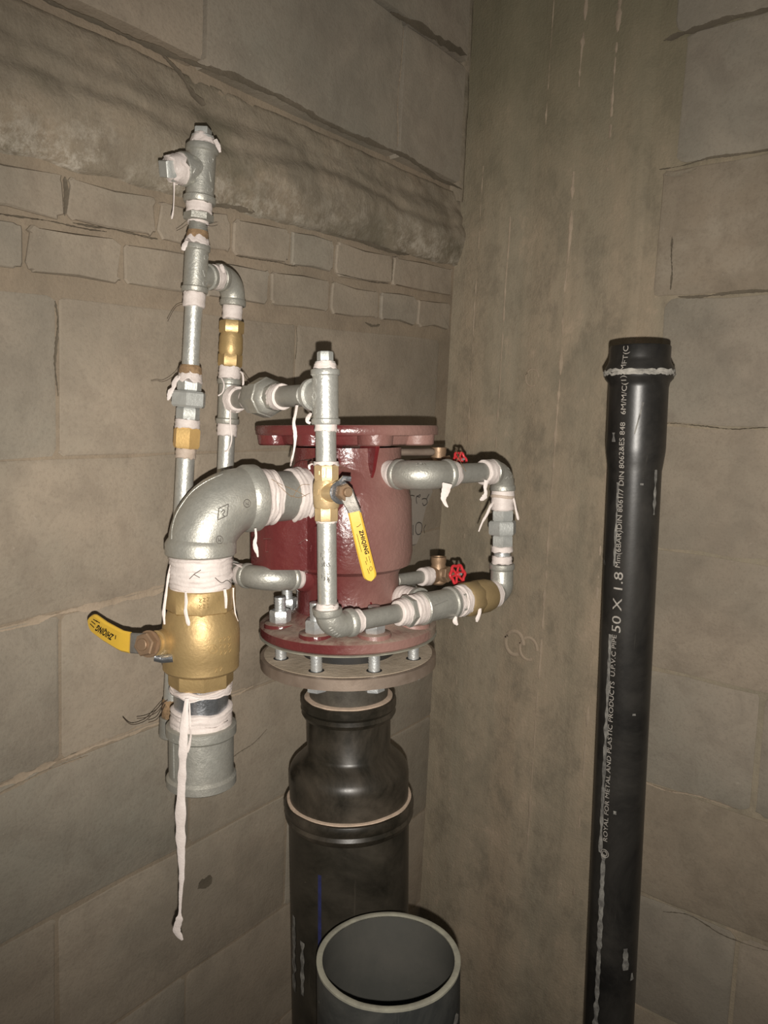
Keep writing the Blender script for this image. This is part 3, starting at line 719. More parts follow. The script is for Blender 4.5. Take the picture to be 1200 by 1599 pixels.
# ================================================================== DRAIN LINE (large galvanised elbow, brass ball valve, coupling)
DL = Line(P(313.5, 783, .85), P(313.5, 1243, .85)); DL = Line(P(313.5, 783, .85), P(315, 1225, .85))
K = DL.at(0); DR = Line(K, PORT)
A_ = DL.at(DL.ty(866)); B_ = DR.at(DR.tx(399))
el = Thing('pipe_elbow', 'largest galvanised elbow, above the big brass ball valve', 'pipe elbow', A_, elbow_bm(A_, K, B_, .0352, .0392, .0165, 56), 'galvanised_cast')
tr = bvh(el.o)
bm = strokes(tr, [dense([(342, 794), (357, 787), (355, 805), (340, 812), (342, 794)], 6), smoothpts([(346, 800), (349, 796), (351, 799), (348, 803), (351, 806)], 3)], .0006)
el.part('casting_mark', bm, 'dark_steel', 'cast diamond mark')
for cx_, cy_ in ((386, 786), (343, 843)):
    cs = [(cx_ + 5.2 * math.cos(a), cy_ + 6.2 * math.sin(a)) for a in [i * math.tau / 18 for i in range(19)]]
    el.part('casting_mark', strokes(tr, [cs, dense([(cx_ - 2, cy_ - 3), (cx_ - 2, cy_ + 3)]), dense([(cx_ + 2, cy_ - 3), (cx_ + 2, cy_ + 3), (cx_ - 1, cy_)])], .0005), 'dark_steel', 'cast circle mark')
mould = [(268 + .0, 842), (269, 825), (274, 806), (284, 788), (300, 768), (322, 752), (348, 740)]
el.part('mould_line', strokes(tr, [smoothpts(mould, 5)], .0005), 'galvanised', 'thin casting seam')

nd = Thing('pipe_nipple', 'short wide galvanised nipple joining the largest elbow to the red valve', 'pipe', DR.at(DR.tx(399)), cyl(new(), DR, DR.tx(392), DR.tx(484), .0300, 40), 'galvanised_dull')
tape(nd, DR, DR.tx(399), DR.tx(425), .0345, 4, r2=.0325); tape(nd, DR, DR.tx(450), DR.tx(487), .0328, 6, r2=.0335)
trn = bvh(*[nd.o] + list(nd.o.children))
fb = strokes(trn, [smoothpts([(424, 748), (440, 757), (462, 766), (478, 775)], 4), smoothpts([(432, 754), (446, 768), (456, 776)], 4), smoothpts([(458, 776), (470, 758), (484, 757)], 4), smoothpts([(455, 774), (468, 777), (484, 770)], 4)], .0003, .0006)
nd.part('hemp_fibre', fb, 'hemp', kind='stuff')
tail(nd, [(399, 825, .845, 3), (400, 838, .845, 4), (398, 848, .845, 6), (400, 858, .845, 7), (402, 864, .845, 4), (403, 870, .845, 2)])
# nipple between elbow and valve, wound with tape
n2 = Thing('pipe_nipple', 'short nipple fully wrapped in white tape above the big brass ball valve', 'pipe', DL.at(DL.ty(866)), cyl(new(), DL, DL.ty(862), DL.ty(924), .030, 40), 'galvanised')
tape(n2, DL, DL.ty(864), DL.ty(919), .0345, 7, .002)
trn = bvh(*[n2.o] + list(n2.o.children))
n2.part('hemp_fibre', strokes(trn, [dense([(296, 904), (304, 896), (314, 890)]), dense([(303, 897), (312, 902)]), smoothpts([(336, 902), (346, 910), (355, 906), (362, 912)], 4)], .0004, .0004), 'hair', kind='stuff')
tail(n2, [(267, 882, .835, 3), (263, 900, .83, 4), (259, 930, .826, 4), (256, 955, .822, 5), (257, 975, .82, 3)])
tail(n2, [(290, 924, .81, 3), (291, 940, .805, 5), (290, 955, .802, 5), (294, 972, .80, 6), (295, 977, .80, 3)])
tail(n2, [(351, 920, .82, 4), (353, 935, .816, 5), (353, 950, .81, 3)])
tail(n2, [(364, 918, .85, 4), (365, 935, .85, 2), (368, 960, .85, 2), (372, 970, .85, 1)])

# big brass ball valve
YS = DL.ty
bm = lathe(new(), DL, [(YS(916), .030), (YS(916), .0372), (YS(918), .0384), (YS(949), .0384), (YS(952), .0365)], 8, R(22.5 + 8))
lathe(bm, DL, [(YS(950), .0360), (YS(955), .0375), (YS(968), .0415), (YS(978), .0425), (YS(982), .0432), (YS(1018), .0432), (YS(1020), .0426), (YS(1040), .0424), (YS(1043), .0405), (YS(1046), .036)], 64)
lathe(bm, DL, [(YS(1044), .034), (YS(1046), .0362), (YS(1064), .0362), (YS(1067), .0352), (YS(1067), .03)], 8, R(22.5 + 5))
bv = Thing('ball_valve', 'large brass ball valve with its yellow lever pointing left', 'valve', DL.at(YS(1067)), bm, 'brass')
st_d = (P(222, 1008, .79) - P(262, 1003, .83))
SL = Line(P(268, 1001, .836), P(228, 1006, .797))
bm = lathe(new(), SL, [(-.02, .020), (.0, .0175), (.012, .0145), (SL.len * .45, .0135), (SL.len * .62, .0135), (SL.len * .62, .010), (SL.len * .7, .010)], 28)
bv.part('stem_housing', bm, 'brass')
tb = P(0, 0, 1); bm = new()
c = SL.at(SL.len * .52) ; sweep(bm, [c + AZ * -.016 - rt * .004, c + AZ * -.018 + rt * .004 , c + AZ * -.017 + rt * .016], .0050, 10); bv.part('stop_tab', bm, 'plain_steel', 'bright steel stop tab')
def lever(T, pts, wid, thick, mat, name, wv, label=None, rnd=True):
    """flat bar through points; wv = width direction"""
    bm = new(); n = len(pts); rows = []
    for i, p in enumerate(pts):
        d = (pts[min(i + 1, n - 1)] - pts[max(i - 1, 0)]).normalized(); v = (wv - d * wv.dot(d)).normalized(); u = d.cross(v)
        w_ = (wid[i] if isinstance(wid, list) else wid) / 2; th_ = thick / 2; c_ = thick * .35; ws = max(.0005, w_)
        rows.append([bm.verts.new(p + v * a + u * b) for a, b in ((-ws, -th_ + c_), (-ws + c_, -th_), (ws - c_, -th_), (ws, -th_ + c_), (ws, th_ - c_), (ws - c_, th_), (-ws + c_, th_), (-ws, th_ - c_))])
    for a, b in zip(rows, rows[1:]):
        for k in range(8): bm.faces.new((a[k], a[(k + 1) % 8], b[(k + 1) % 8], b[k]))
    bm.faces.new(rows[0]); bm.faces.new(rows[-1])
    return T.part(name, bm, mat, label)
def rounded(ptsA, wid, k=8):  # k steps round the nose
    """add a rounded nose at the end of a centre line"""
    e, d = ptsA[-1], (ptsA[-1] - ptsA[-2]).normalized(); w_ = []; out = list(ptsA)
    ws = [wid] * len(ptsA)
    for i in range(1, k + 1):
        a = i / k * math.pi / 2; out.append(e + d * wid / 2 * math.sin(a)); ws.append(max(wid * math.cos(a), wid * .16))
    return out, ws
sp = [P(236, 1004, .800), P(222, 1005, .798), P(206, 1004, .800), P(200, 1003, .802)]
st = lever(bv, sp, .0225, .003, 'dark_steel', 'lever', AZ, 'dull steel lever')
hp, hw = rounded([P(204, 1003.5, .800), P(192, 1001, .803), P(186, 998, .806), P(165, 986, .815), P(150, 975, .824)], .0225)
hd = lever(bv, hp, [.0232] * 3 + [.0225] * (len(hw) - 3 - 8) + hw[-8:], .0055, 'yellow_vinyl', 'handle_sleeve', AZ, 'yellow vinyl sleeve')
nl = Line(SL.at(SL.len * .86), SL.at(SL.len * 1.3)); bm = hexa(new(), nl, 0, .011, .0130, 6, .3); lathe(bm, nl, [(0, .0145), (.0022, .0145), (.0022, .010)], 24); cyl(bm, nl, .010, .014, .0065, 20)
bv.part('nut', bm, 'bronze', 'brown hex nut')
th = bvh(hd)
def surf_text(tree, s, x0, y0, x1, y1, hpx, lift=.0007, bm=None, flip=1):
    """letters laid on a surface: baseline from (x0,y0) to (x1,y1)"""
    v, f = text_mesh(s, 1.0, bold=.045, spacing=1.10); wd = max(p.x for p in v); d = Vector((x1 - x0, y1 - y0)); n_ = Vector((d.y, -d.x)).normalized() * flip
    bm = bm or new(); vs = []
    for p in v:
        x = x0 + d.x * p.x / wd + n_.x * p.y * hpx / .72; y = y0 + d.y * p.x / wd + n_.y * p.y * hpx / .72
        q_ = on(tree, x, y, lift); vs.append(bm.verts.new(q_) if q_ else None)
    for q in f:
        if all(vs[i] for i in q):
            try: bm.faces.new([vs[i] for i in q])
            except ValueError: pass
    return bm
bv.part('lettering', surf_text(th, 'ZHIQING', 178, 992.0, 153, 976, 9.5), 'black_ink', 'black lettering reading upside down')
bv.part('marking', strokes(th, [dense([(146, 967), (152, 971)]), dense([(143, 970), (149, 975)]), dense([(141, 974), (147, 980)]), dense([(180, 998), (181, 992)]), dense([(150, 969), (156, 973)])], .0005, .0002), 'black_ink', 'small black print')
tb_ = bvh(bv.o)
ms = []
for i, (x_, y_) in enumerate([(345, 1000), (352, 998), (359, 997), (345, 1010), (352, 1009), (359, 1008), (346, 1020), (353, 1019), (360, 1016), (338, 1047), (346, 1045), (313, 938), (319, 937), (325, 936), (313, 948), (319, 947), (325, 946)]):
    ms.append(dense([(x_ - 2.2, y_ - 2.5), (x_ + 1.8, y_ - 3), (x_ - 1.8, y_ + 2.6), (x_ + 2, y_ + 2.2)], 2))
ms.append([(333 + 7 * math.cos(a), 1014 + 7 * math.sin(a)) for a in [i * math.tau / 18 for i in range(19)]]); ms.append(dense([(329, 1015), (333, 1010), (337, 1015)]))
bv.part('casting_mark', strokes(tb_, ms, .0005), 'brass', 'raised cast marks')

n3 = Thing('pipe_nipple', 'short wide galvanised nipple between the big brass ball valve and the coupling', 'pipe', DL.at(YS(1130)), cyl(new(), DL, YS(1064), YS(1136), .0304, 44), 'plain_steel')
tape(n3, DL, YS(1067), YS(1077), .0345, 2, .002); tape(n3, DL, YS(1101), YS(1131), .0340, 4, .002, r2=.0350)
tail(n3, [(292, 1091, .805, 5), (290, 1110, .80, 9), (288, 1135, .795, 12), (286, 1165, .79, 12), (285, 1200, .79, 13), (283, 1240, .79, 14), (282, 1290, .79, 15), (283, 1330, .79, 13), (284, 1365, .79, 8), (282, 1400, .79, 5), (281, 1425, .79, 5), (280, 1436, .79, 11), (276, 1452, .79, 11), (281, 1462, .79, 9), (285, 1468, .79, 3)])
tail(n3, [(296, 1095, .81, 2), (297, 1130, .80, 3), (298, 1150, .80, 3), (293, 1172, .80, 5), (290, 1174, .80, 2)])
bm = new(); c1, rb_ = .0396, .0366
lathe(bm, DL, [(YS(1128), .031), (YS(1128), c1 - .002), (YS(1130), c1), (YS(1143), c1), (YS(1147), rb_), (YS(1205), rb_), (YS(1209), c1), (YS(1220), c1), (YS(1222), c1 - .002), (YS(1222), .0325), (YS(1180), .0315)], 56, cap=False)
cp = Thing('pipe_coupling', 'wide galvanised coupling hanging open below the big brass ball valve', 'pipe coupling', DL.at(YS(1222)), bm, 'galvanised_cast')
cp.part('mould_line', strokes(bvh(cp.o), [dense([(271, 1155), (272, 1215)], 8)], .0007), 'galvanised', 'thin casting seam')

# ================================================================== LEFT RISER
RX = lambda y: 318 - .0544 * (y - 200)
RL = Line(P(RX(1140), 1140, .925), P(RX(200), 200, .925)); ry = RL.ty; rr = RL.r
def band(L, y0, y1, wpx, seg=32, bm=None): return cyl(bm or new(), L, L.ty(y0), L.ty(y1), L.r(wpx, L.ty((y0 + y1) / 2)), seg)
o = ry(212)
bm = hexa(new(), RL, ry(214), ry(200), rr(29, o), 4, R(38)); cyl(bm, RL, ry(228), ry(212), rr(36, o))
t = Thing('pipe_plug', 'square headed plug closing the top of the tallest riser', 'pipe plug', RL.at(o), bm, 'nut_metal'); tape(t, RL, ry(229), ry(213), rr(44, o), 2, .002, r2=rr(34, o))
tail(t, [(336, 218, .905, 6), (341, 228, .903, 7), (344, 238, .903, 3)])
e_near = (P(262, 264, .895) - P(315, 264, .925)).normalized()
bm, LB = tee_bm(RL, ry(318), ry(228), rr(44, ry(270)), rr(51, ry(270)), .0085, ry(264), e_near, .026)
t = Thing('pipe_tee', 'galvanised tee at the very top of the tallest riser', 'pipe tee', RL.at(ry(318)), bm, 'galvanised_cast')
t.part('casting_mark', strokes(bvh(t.o), [dense([(327, 268), (330, 284)]), [(329 + 4 * math.cos(a), 250 + 5 * math.sin(a)) for a in [i * math.tau / 10 for i in range(11)]], [(328 + 4 * math.cos(a), 296 + 4 * math.sin(a)) for a in [i * math.tau / 10 for i in range(11)]], dense([(300, 260), (306, 262), (302, 270), (307, 274)]), dense([(294, 262), (297, 266)]), dense([(322, 311), (326, 313), (331, 310)])], .0005), 'galvanised', 'raised cast marks')
bm = cyl(new(), LB, .024, .040, .0135); hexa(bm, LB, .038, .050, .0125, 4, R(30))
t = Thing('pipe_plug', 'square headed plug in the side outlet of the top tee', 'pipe plug', LB.at(.05), bm, 'nut_metal'); tape(t, LB, .0255, .041, .0172, 3, .0035, r2=.0145)
tail(t, [(272, 282, .905, 3), (272, 300, .905, 2), (271, 325, .905, 2), (269, 338, .905, 3), (268, 342, .905, 1)])
bm = hexa(new(), RL, ry(346), ry(333), rr(47, ry(340)), 6, R(15)); cyl(bm, RL, ry(334), ry(318), rr(36, ry(330)))
t = Thing('hex_bushing', 'galvanised hex reducing bushing just under the top tee', 'pipe bushing', RL.at(ry(345)), bm, 'galvanised_cast'); tape(t, RL, ry(334), ry(318), rr(41, ry(326)), 2, .001)
bm = threads(new(), RL, ry(376), ry(344), rr(30, ry(355)), 12)
t = Thing('pipe_nipple', 'short bare threaded nipple between the two upper tees', 'pipe', RL.at(ry(376)), bm, 'galvanised_dull')
tape(t, RL, ry(350), ry(345), rr(33, ry(347)), 1, .001)
t.part('hemp', lathe(new(), RL, [(ry(374), rr(33, ry(370))), (ry(368), rr(35, ry(370))), (ry(361), rr(32, ry(370)))], 24, wob=lambda a, t_: (.0008 * noise.noise(Vector((a * 3, t_ * 500, 0))), 0)), 'hemp', 'brown hemp fibre winding', kind='stuff')
tape(t, RL, ry(384), ry(372), rr(41, ry(378)), 2, .003, r2=rr(34, ry(372))); tail(t, [(292, 376, .905, 6), (288, 384, .903, 8), (286, 391, .903, 5)])
fibres(t, [[(292, 350, .91), (284, 356, .92), (276, 360, .95)], [(322, 352, .91), (332, 353, .93), (340, 351, .96)]])

SLn = Line(P(345, 890, .985), P(363, 490, .985)); sy = SLn.ty; sr = SLn.r                      # second riser
T2 = RL.at(ry(432)); T2c = SLn.at(sy(434)); dirb = (T2c - T2); hor = dirb.normalized()
bm, LB2 = tee_bm(RL, ry(457), ry(383), rr(37, ry(420)), rr(42, ry(420)), .0070, ry(432), hor, .026)
t = Thing('pipe_tee', 'galvanised tee joining the tallest riser to the small upper elbow', 'pipe tee', RL.at(ry(457)), bm, 'galvanised_cast')
t.part('casting_mark', strokes(bvh(t.o), [dense([(317, 422), (320, 432)]), [(322 + 3 * math.cos(a), 402 + 4 * math.sin(a)) for a in [i * math.tau / 10 for i in range(11)]], [(320 + 3 * math.cos(a), 442 + 4 * math.sin(a)) for a in [i * math.tau / 10 for i in range(11)]]], .0005), 'galvanised', 'raised cast marks')
Ls = Line(T2, T2c)
C2 = T2c; A2 = SLn.at(sy(478)); B2 = Ls.at(Ls.len - .030)
t = Thing('pipe_elbow', 'small galvanised elbow at the top of the second riser', 'pipe elbow', A2, elbow_bm(A2, C2, B2, .0145, .0162, .0075), 'galvanised_cast')
bm = cyl(new(), Ls, .020, Ls.len - .020, .0122); t = Thing('pipe_nipple', 'short taped nipple between upper tee and small upper elbow', 'pipe', Ls.at(.02), bm, 'galvanised')
tape(t, Ls, .0262, Ls.len - .0300 + .001, .0150, 2, .002); tail(t, [(345, 413, .94, 5), (347, 418, .938, 6), (350, 426, .937, 3)])

bm = cyl(new(), RL, ry(600), ry(455), rr(27.5, ry(530)))
t = Thing('pipe', 'straight galvanised pipe above the hex union on the tallest riser', 'pipe', RL.at(ry(600)), bm, 'galvanised')
tape(t, RL, ry(480), ry(457), rr(35, ry(470)), 2, .001)
t.part('hemp', lathe(new(), RL, [(ry(588), rr(30, ry(580))), (ry(583), rr(36, ry(580))), (ry(574), rr(35, ry(580))), (ry(570), rr(29, ry(580)))], 28, wob=lambda a, t_: (.0011 * noise.noise(Vector((a * 3, t_ * 500, 0))), 0)), 'hemp', 'brown hemp fibre winding', kind='stuff')
tape(t, RL, ry(597), ry(583), rr(41, ry(590)), 2, .002, r2=rr(36, ry(583)))
tail(t, [(280, 587, .908, 7), (273, 596, .905, 8), (271, 605, .903, 6), (266, 612, .902, 8), (264, 620, .902, 6), (262, 625, .902, 2)])
fibres(t, [[(281, 572, .905), (276, 583, .91), (264, 592, .93), (253, 596, .95), (246, 594, .96), (236, 595, .965)], [(283, 568, .90), (280, 574, .90), (278, 590, .90)], [(262, 502, .91), (270, 486, .94), (278, 477, .96), (292, 474, .95)]])
def union_bm(L, ya, yb, yc, yd, w1, w2, w3, rot=.1, seg2=6, rot2=None):
    bm = hexa(new(), L, L.ty(ya), L.ty(yb), L.r(w1, L.ty(ya)), 6, rot); hexa(bm, L, L.ty(yb), L.ty(yc), L.r(w2, L.ty(yb)), seg2, rot + .25 if rot2 is None else rot2); hexa(bm, L, L.ty(yc), L.ty(yd), L.r(w3, L.ty(yc)), 6, rot); return bm
t = Thing('pipe_union', 'three-piece hex union on the tallest riser above the bright brass hex', 'pipe union', RL.at(ry(655)), union_bm(RL, 594, 611, 636, 656, 38, 56, 37, R(22)), 'nut_metal')
bm = cyl(new(), RL, ry(672), ry(650), rr(32, ry(660))); t = Thing('pipe_nipple', 'short taped nipple between hex union and bright brass hex', 'pipe', RL.at(ry(672)), bm, 'galvanised'); tape(t, RL, ry(669), ry(655), rr(39, ry(662)), 2, .001)
t = Thing('brass_socket', 'bright yellow brass hex socket on the tallest riser', 'pipe coupling', RL.at(ry(700)), hexa(new(), RL, ry(700), ry(668), rr(43, ry(685)), 6, R(-4)), 'brass_bright')
bm = cyl(new(), RL, ry(1096), ry(697), rr(28.5, ry(750))); t = Thing('pipe', 'long galvanised lower pipe of the tallest riser passing behind the big elbow', 'pipe', RL.at(ry(1096)), bm, 'galvanised')
tape(t, RL, ry(716), ry(700), rr(32, ry(708)), 2, .001, mat='tape_dirty')
t.part('hemp', lathe(new(), RL, [(ry(1121), rr(26, ry(1100))), (ry(1118), rr(31, ry(1100))), (ry(1094), rr(31, ry(1100))), (ry(1090), rr(27, ry(1100)))], 24, wob=lambda a, t_: (.0013 * noise.noise(Vector((a * 3, t_ * 500, 0))), 0)), 'hemp', 'brown hemp fibre winding', kind='stuff')
fibres(t, [[(262, 1093, .90), (252, 1100, .90), (240, 1113, .905), (226, 1126, .91), (205, 1131, .92), (192, 1120, .93)], [(256, 1098, .90), (245, 1112, .905), (228, 1120, .91), (214, 1122, .91)], [(258, 1100, .90), (246, 1122, .905), (232, 1128, .91)]], r=.0005)
t = Thing('pipe_coupling', 'narrow rusty coupling half hidden behind the wide coupling', 'pipe coupling', RL.at(ry(1150)), cyl(new(), RL, ry(1150), ry(1119), rr(36, ry(1130))), 'galvanised_dull')

# ================================================================== SECOND RISER
t = Thing('pipe_nipple', 'short taped nipple above the brass check valve on the second riser', 'pipe', SLn.at(sy(502)), cyl(new(), SLn, sy(505), sy(474), sr(25, sy(490))), 'galvanised_dull'); tape(t, SLn, sy(499), sy(478), sr(31, sy(490)), 2, .001)
bm = hexa(new(), SLn, sy(521), sy(501), sr(39, sy(510)), 6, R(12)); lathe(bm, SLn, [(sy(556), sr(33, sy(550))), (sy(550), sr(37.5, sy(540))), (sy(540), sr(38, sy(540))), (sy(538), sr(37, sy(540))), (sy(528), sr(37, sy(530))), (sy(519), sr(32, sy(520)))], 32); hexa(bm, SLn, sy(573), sy(552), sr(38, sy(560)), 6, R(12))
t = Thing('check_valve', 'slim upright brass check valve on the second riser', 'valve', SLn.at(sy(573)), bm, 'brass')
t = Thing('pipe_nipple', 'short taped nipple below the slim brass check valve', 'pipe', SLn.at(sy(596)), cyl(new(), SLn, sy(600), sy(570), sr(27, sy(585))), 'galvanised'); tape(t, SLn, sy(592), sy(573), sr(34, sy(583)), 3, .002); 
tail(t, [(375, 580, .965, 3), (379, 584, .963, 3), (380, 598, .962, 3), (378, 608, .962, 2)]); tail(t, [(346, 590, .965, 2), (350, 600, .96, 2), (348, 612, .96, 2), (341, 618, .96, 2)])
VL = Line(P(512, 985, .83), P(508, 549, .83)); vy = VL.ty; vr = VL.r                            # front riser
T3 = SLn.at(sy(624)); hz = (T3 - CP).dot(AZ)
T4 = VL.at(0); k_ = (hz - (VL.A - CP).dot(AZ)) / VL.d.dot(AZ); T4 = VL.at(k_)
BL = Line(T3, T4)
bm, _ = tee_bm(SLn, sy(662), sy(592), sr(32, sy(625)), sr(37.5, sy(625)), .0075, sy(624), BL.d, .019)
t = Thing('pipe_tee', 'galvanised tee on the second riser with tape-wrapped side branch', 'pipe tee', SLn.at(sy(662)), bm, 'galvanised_cast')
tail(t, [(360, 640, .96, 2), (360, 665, .958, 2), (362, 685, .957, 2), (358, 700, .957, 2), (352, 706, .957, 3)])
bm = cyl(new(), BL, .010, BL.tx(398), .0118); t = Thing('pipe_nipple', 'dark short pipe from the second riser tee to the big hex union', 'pipe', BL.at(.01), bm, 'galvanised_dull')
tape(t, BL, .015, BL.tx(373), .0172, 3, .002, r2=.0150); tape(t, BL, BL.tx(388), BL.tx(394), .0140, 1, .001)
tl, tm, tn = BL.tx(391), BL.tx(411), BL.tx(433)
bm = hexa(new(), BL, tl, tm - .004, .0190, 6, .2); hexa(bm, BL, tm - .006, tm + .014, .0238, 8, .1); lathe(bm, BL, [(tm + .013, .0225), (tm + .018, .0215), (tn - .008, .0165), (tn, .016)], 8, .1)
t = Thing('pipe_union', 'horizontal hex union between the second riser and the front riser', 'pipe union', BL.at(tl), bm, 'galvanised_cast')
bm = cyl(new(), BL, BL.tx(424), BL.tx(478), .0122); t = Thing('pipe_nipple', 'short pipe from the horizontal union to the front riser top tee', 'pipe', BL.at(tn), bm, 'galvanised_dull')
tape(t, BL, BL.tx(430), BL.tx(443), .0150, 3, .001)
tail(t, [(464, 633, .82, 4), (462, 645, .815, 4), (459, 660, .812, 5), (461, 675, .81, 6), (461, 690, .81, 4), (459, 705, .81, 3), (456, 718, .81, 3), (454, 728, .82, 2)])
fibres(t, [[(402, 606, .93), (420, 602, .90), (445, 606, .88)], [(381, 585, .93), (390, 598, .93), (400, 604, .92)]], r=.0004)
o = vy(560)
bm = hexa(new(), VL, vy(566), vy(549), vr(26, o), 6, R(0)); cyl(bm, VL, vy(580), vy(564), vr(33, o)); t = Thing('pipe_plug', 'hex headed plug closing the top of the front riser', 'pipe plug', VL.at(o), bm, 'nut_metal')
tape(t, VL, vy(577), vy(565), vr(38, o), 2, .0008, r2=vr(33, o))
bm, _ = tee_bm(VL, vy(663), vy(577), vr(41, vy(620)), vr(46.5, vy(620)), .0070, k_, -BL.d, .026, rbb=.0150, rcb=.0178)
t = Thing('pipe_tee', 'galvanised tee at the top of the front riser', 'pipe tee', VL.at(vy(663)), bm, 'galvanised')
tt_ = bvh(t.o)
t.part('casting_mark', strokes(tt_, [dense([(491, 610), (494, 619), (491, 628), (488, 619), (491, 610)], 2), [(491 + 3.5 * math.cos(a), 596 + 5 * math.sin(a)) for a in [i * math.tau / 10 for i in range(11)]], [(491 + 3.5 * math.cos(a), 642 + 5 * math.sin(a)) for a in [i * math.tau / 10 for i in range(11)]]], .0005), 'galvanised', 'raised cast diamond and rings')
tail(t, [(486, 645, .815, 4), (482, 651, .812, 7), (480, 658, .81, 5), (485, 661, .81, 4)])
t = Thing('pipe', 'galvanised pipe above the small ball valve on the front riser', 'pipe', VL.at(vy(726)), cyl(new(), VL, vy(730), vy(658), vr(33, vy(690))), 'galvanised')
tape(t, VL, vy(674), vy(662), vr(36, vy(668)), 1, .001); tape(t, VL, vy(727), vy(721), vr(41, vy(724)), 1, .0012); tail(t, [(488, 724, .812, 5), (483, 727, .81, 4), (484, 733, .81, 3)])
# small ball valve
bm = lathe(new(), VL, [(vy(754), vr(36, vy(740))), (vy(746), vr(41, vy(740))), (vy(728), vr(41, vy(740))), (vy(726), vr(39, vy(740)))], 8, R(30))
lathe(bm, VL, [(vy(794), vr(36, vy(790))), (vy(791), vr(41, vy(780))), (vy(770), vr(43, vy(770))), (vy(756), vr(42, vy(760))), (vy(748), vr(36, vy(750)))], 36)
lathe(bm, VL, [(vy(813), vr(37, vy(800))), (vy(811), vr(39, vy(800))), (vy(794), vr(39, vy(800))), (vy(791), vr(36, vy(800)))], 8, R(22))
sv = Thing('ball_valve', 'small brass ball valve with yellow lever in front of the red body', 'valve', VL.at(vy(813)), bm, 'brass_pale')
tv = bvh(sv.o); sv.part('casting_mark', strokes(tv, [dense([(498, 735), (505, 735), (505, 742), (499, 742), (499, 735)], 2), dense([(510, 731), (509, 746)]), dense([(500, 758), (505, 758)]), dense([(498, 764), (496, 774), (500, 771)]), dense([(495, 782), (503, 781), (502, 778)]), dense([(506, 781), (509, 779), (514, 781)])], .0005), 'brass_pale', 'raised cast marks')
S2 = Line(P(512, 769, .825), P(541, 769, .792))
sv.part('stem_housing', lathe(new(), S2, [(0, .011), (.014, .0098), (S2.len * .62, .0092), (S2.len * .62, .006), (S2.len * .85, .006)], 24), 'brass_pale')
c = S2.at(S2.len * .66)
bm = cyl(new(), Line(c, c + S2.d), 0, .003, .0125, 24); sweep(bm, [c + AZ * .010, c + AZ * .015 + rt * .004, c + AZ * .014 + rt * .012], .003, 8); sv.part('stop_tab', bm, 'plain_steel', 'bright steel stop washer')
wv2 = rt * .97 + AZ * .25
lv = lever(sv, [P(540, 768, .793), P(545, 780, .792), P(551, 792, .792), P(556, 803, .793)], [.016, .0150, .0135, .0130], .003, 'dark_steel', 'lever', wv2, 'dull steel lever')
hp, hw = rounded([P(553.5, 799, .793), P(560, 826, .794), P(568, 860, .796), P(577.5, 897, .798)], .0140)
h2 = lever(sv, hp, [.0135, .0140, .0143, .0143] + hw[4:], .0050, 'yellow_vinyl', 'handle_sleeve', wv2, 'yellow vinyl sleeve')
nl = Line(S2.at(S2.len * .78), S2.at(S2.len * 1.5)); bm = hexa(new(), nl, 0, .009, .0095, 6, .3); cyl(bm, nl, .008, .014, .0048, 20); sv.part('nut', bm, 'bronze', 'bronze hex nut')
t2 = bvh(h2)
bm = surf_text(t2, 'ZHIQING', 561.2, 829, 571.0, 866, 6.2); sv.part('lettering', bm, 'black_ink', 'black lettering running down the lever')
sv.part('marking', strokes(t2, [dense([(557, 823), (560, 822), (564, 818)]), dense([(557.6, 834), (565, 862)], 3), dense([(572, 870), (574, 877)]), dense([(576, 868), (579, 879)]), dense([(571, 876), (573, 882)]), dense([(574, 888), (577, 896)]), [(579.5 + 2 * math.cos(a), 888 + 3.6 * math.sin(a)) for a in [i * math.tau / 8 for i in range(9)]]], .00028, .0002), 'black_ink', 'small black print')
lp = Thing('pipe', 'galvanised pipe with dark smudges below the small ball valve', 'pipe', VL.at(vy(955)), cyl(new(), VL, vy(962), vy(808), vr(31, vy(880))), 'galvanised')
tape(lp, VL, vy(817), vy(811), vr(34, vy(814)), 1, .001); tape(lp, VL, vy(953), vy(942), vr(36, vy(948)), 2, .0012)
random.seed(3); tq = bvh(lp.o)
for i in range(26):
    y_ = random.uniform(842, 905); x_ = random.choice([502, 504, 506, 511, 513]) + random.uniform(-1, 1)
    lp.part('smudge', strokes(tq, [[(x_, y_), (x_ + random.uniform(-1, 2), y_ + 3), (x_ + random.uniform(-1, 3), y_ + random.uniform(4, 7))]], .0006, -.0003), 'dark_steel') if i < 16 else None

# ================================================================== FRONT LOOP
C5 = P(513, 979, .83); AV = Line(C5, VL.at(vy(900)))
hz = (C5 - CP).dot(AZ)
def levelP(x, D, h):            # point seen at column x, at 'away' distance D and level h
    p = P(x, 800, D); return p + AZ * (h - (p - CP).dot(AZ))
C6 = levelP(786, 1.01, hz); BR = Line(C5, C6); bx_ = BR.tx
Aq = C5 + (VL.at(vy(950)) - C5); Bq = BR.at(bx_(551))
t = Thing('pipe_elbow', 'galvanised elbow at the foot of the front riser over the bottom flange', 'pipe elbow', C5, elbow_bm(Aq, C5, Bq, .0142, .0163, .0075), 'galvanised_cast')
t.part('casting_mark', strokes(bvh(t.o), [dense([(514, 981), (518, 980)]), dense([(516, 985), (521, 983)]), dense([(519, 989), (524, 986)]), dense([(522, 992), (528, 989)]), dense([(526, 995), (532, 991)]), dense([(515, 970), (519, 972), (524, 967)])], .0006), 'galvanised', 'raised cast letters')
bm = cyl(new(), BR, bx_(548), bx_(628), .0112); t = Thing('pipe', 'galvanised pipe slanting right from the front riser foot', 'pipe', BR.at(bx_(548)), bm, 'galvanised_dull')
tape(t, BR, bx_(551), bx_(560), .0140, 1, .001); tape(t, BR, bx_(620), bx_(634), .0150, 3, .001, r2=.0165)
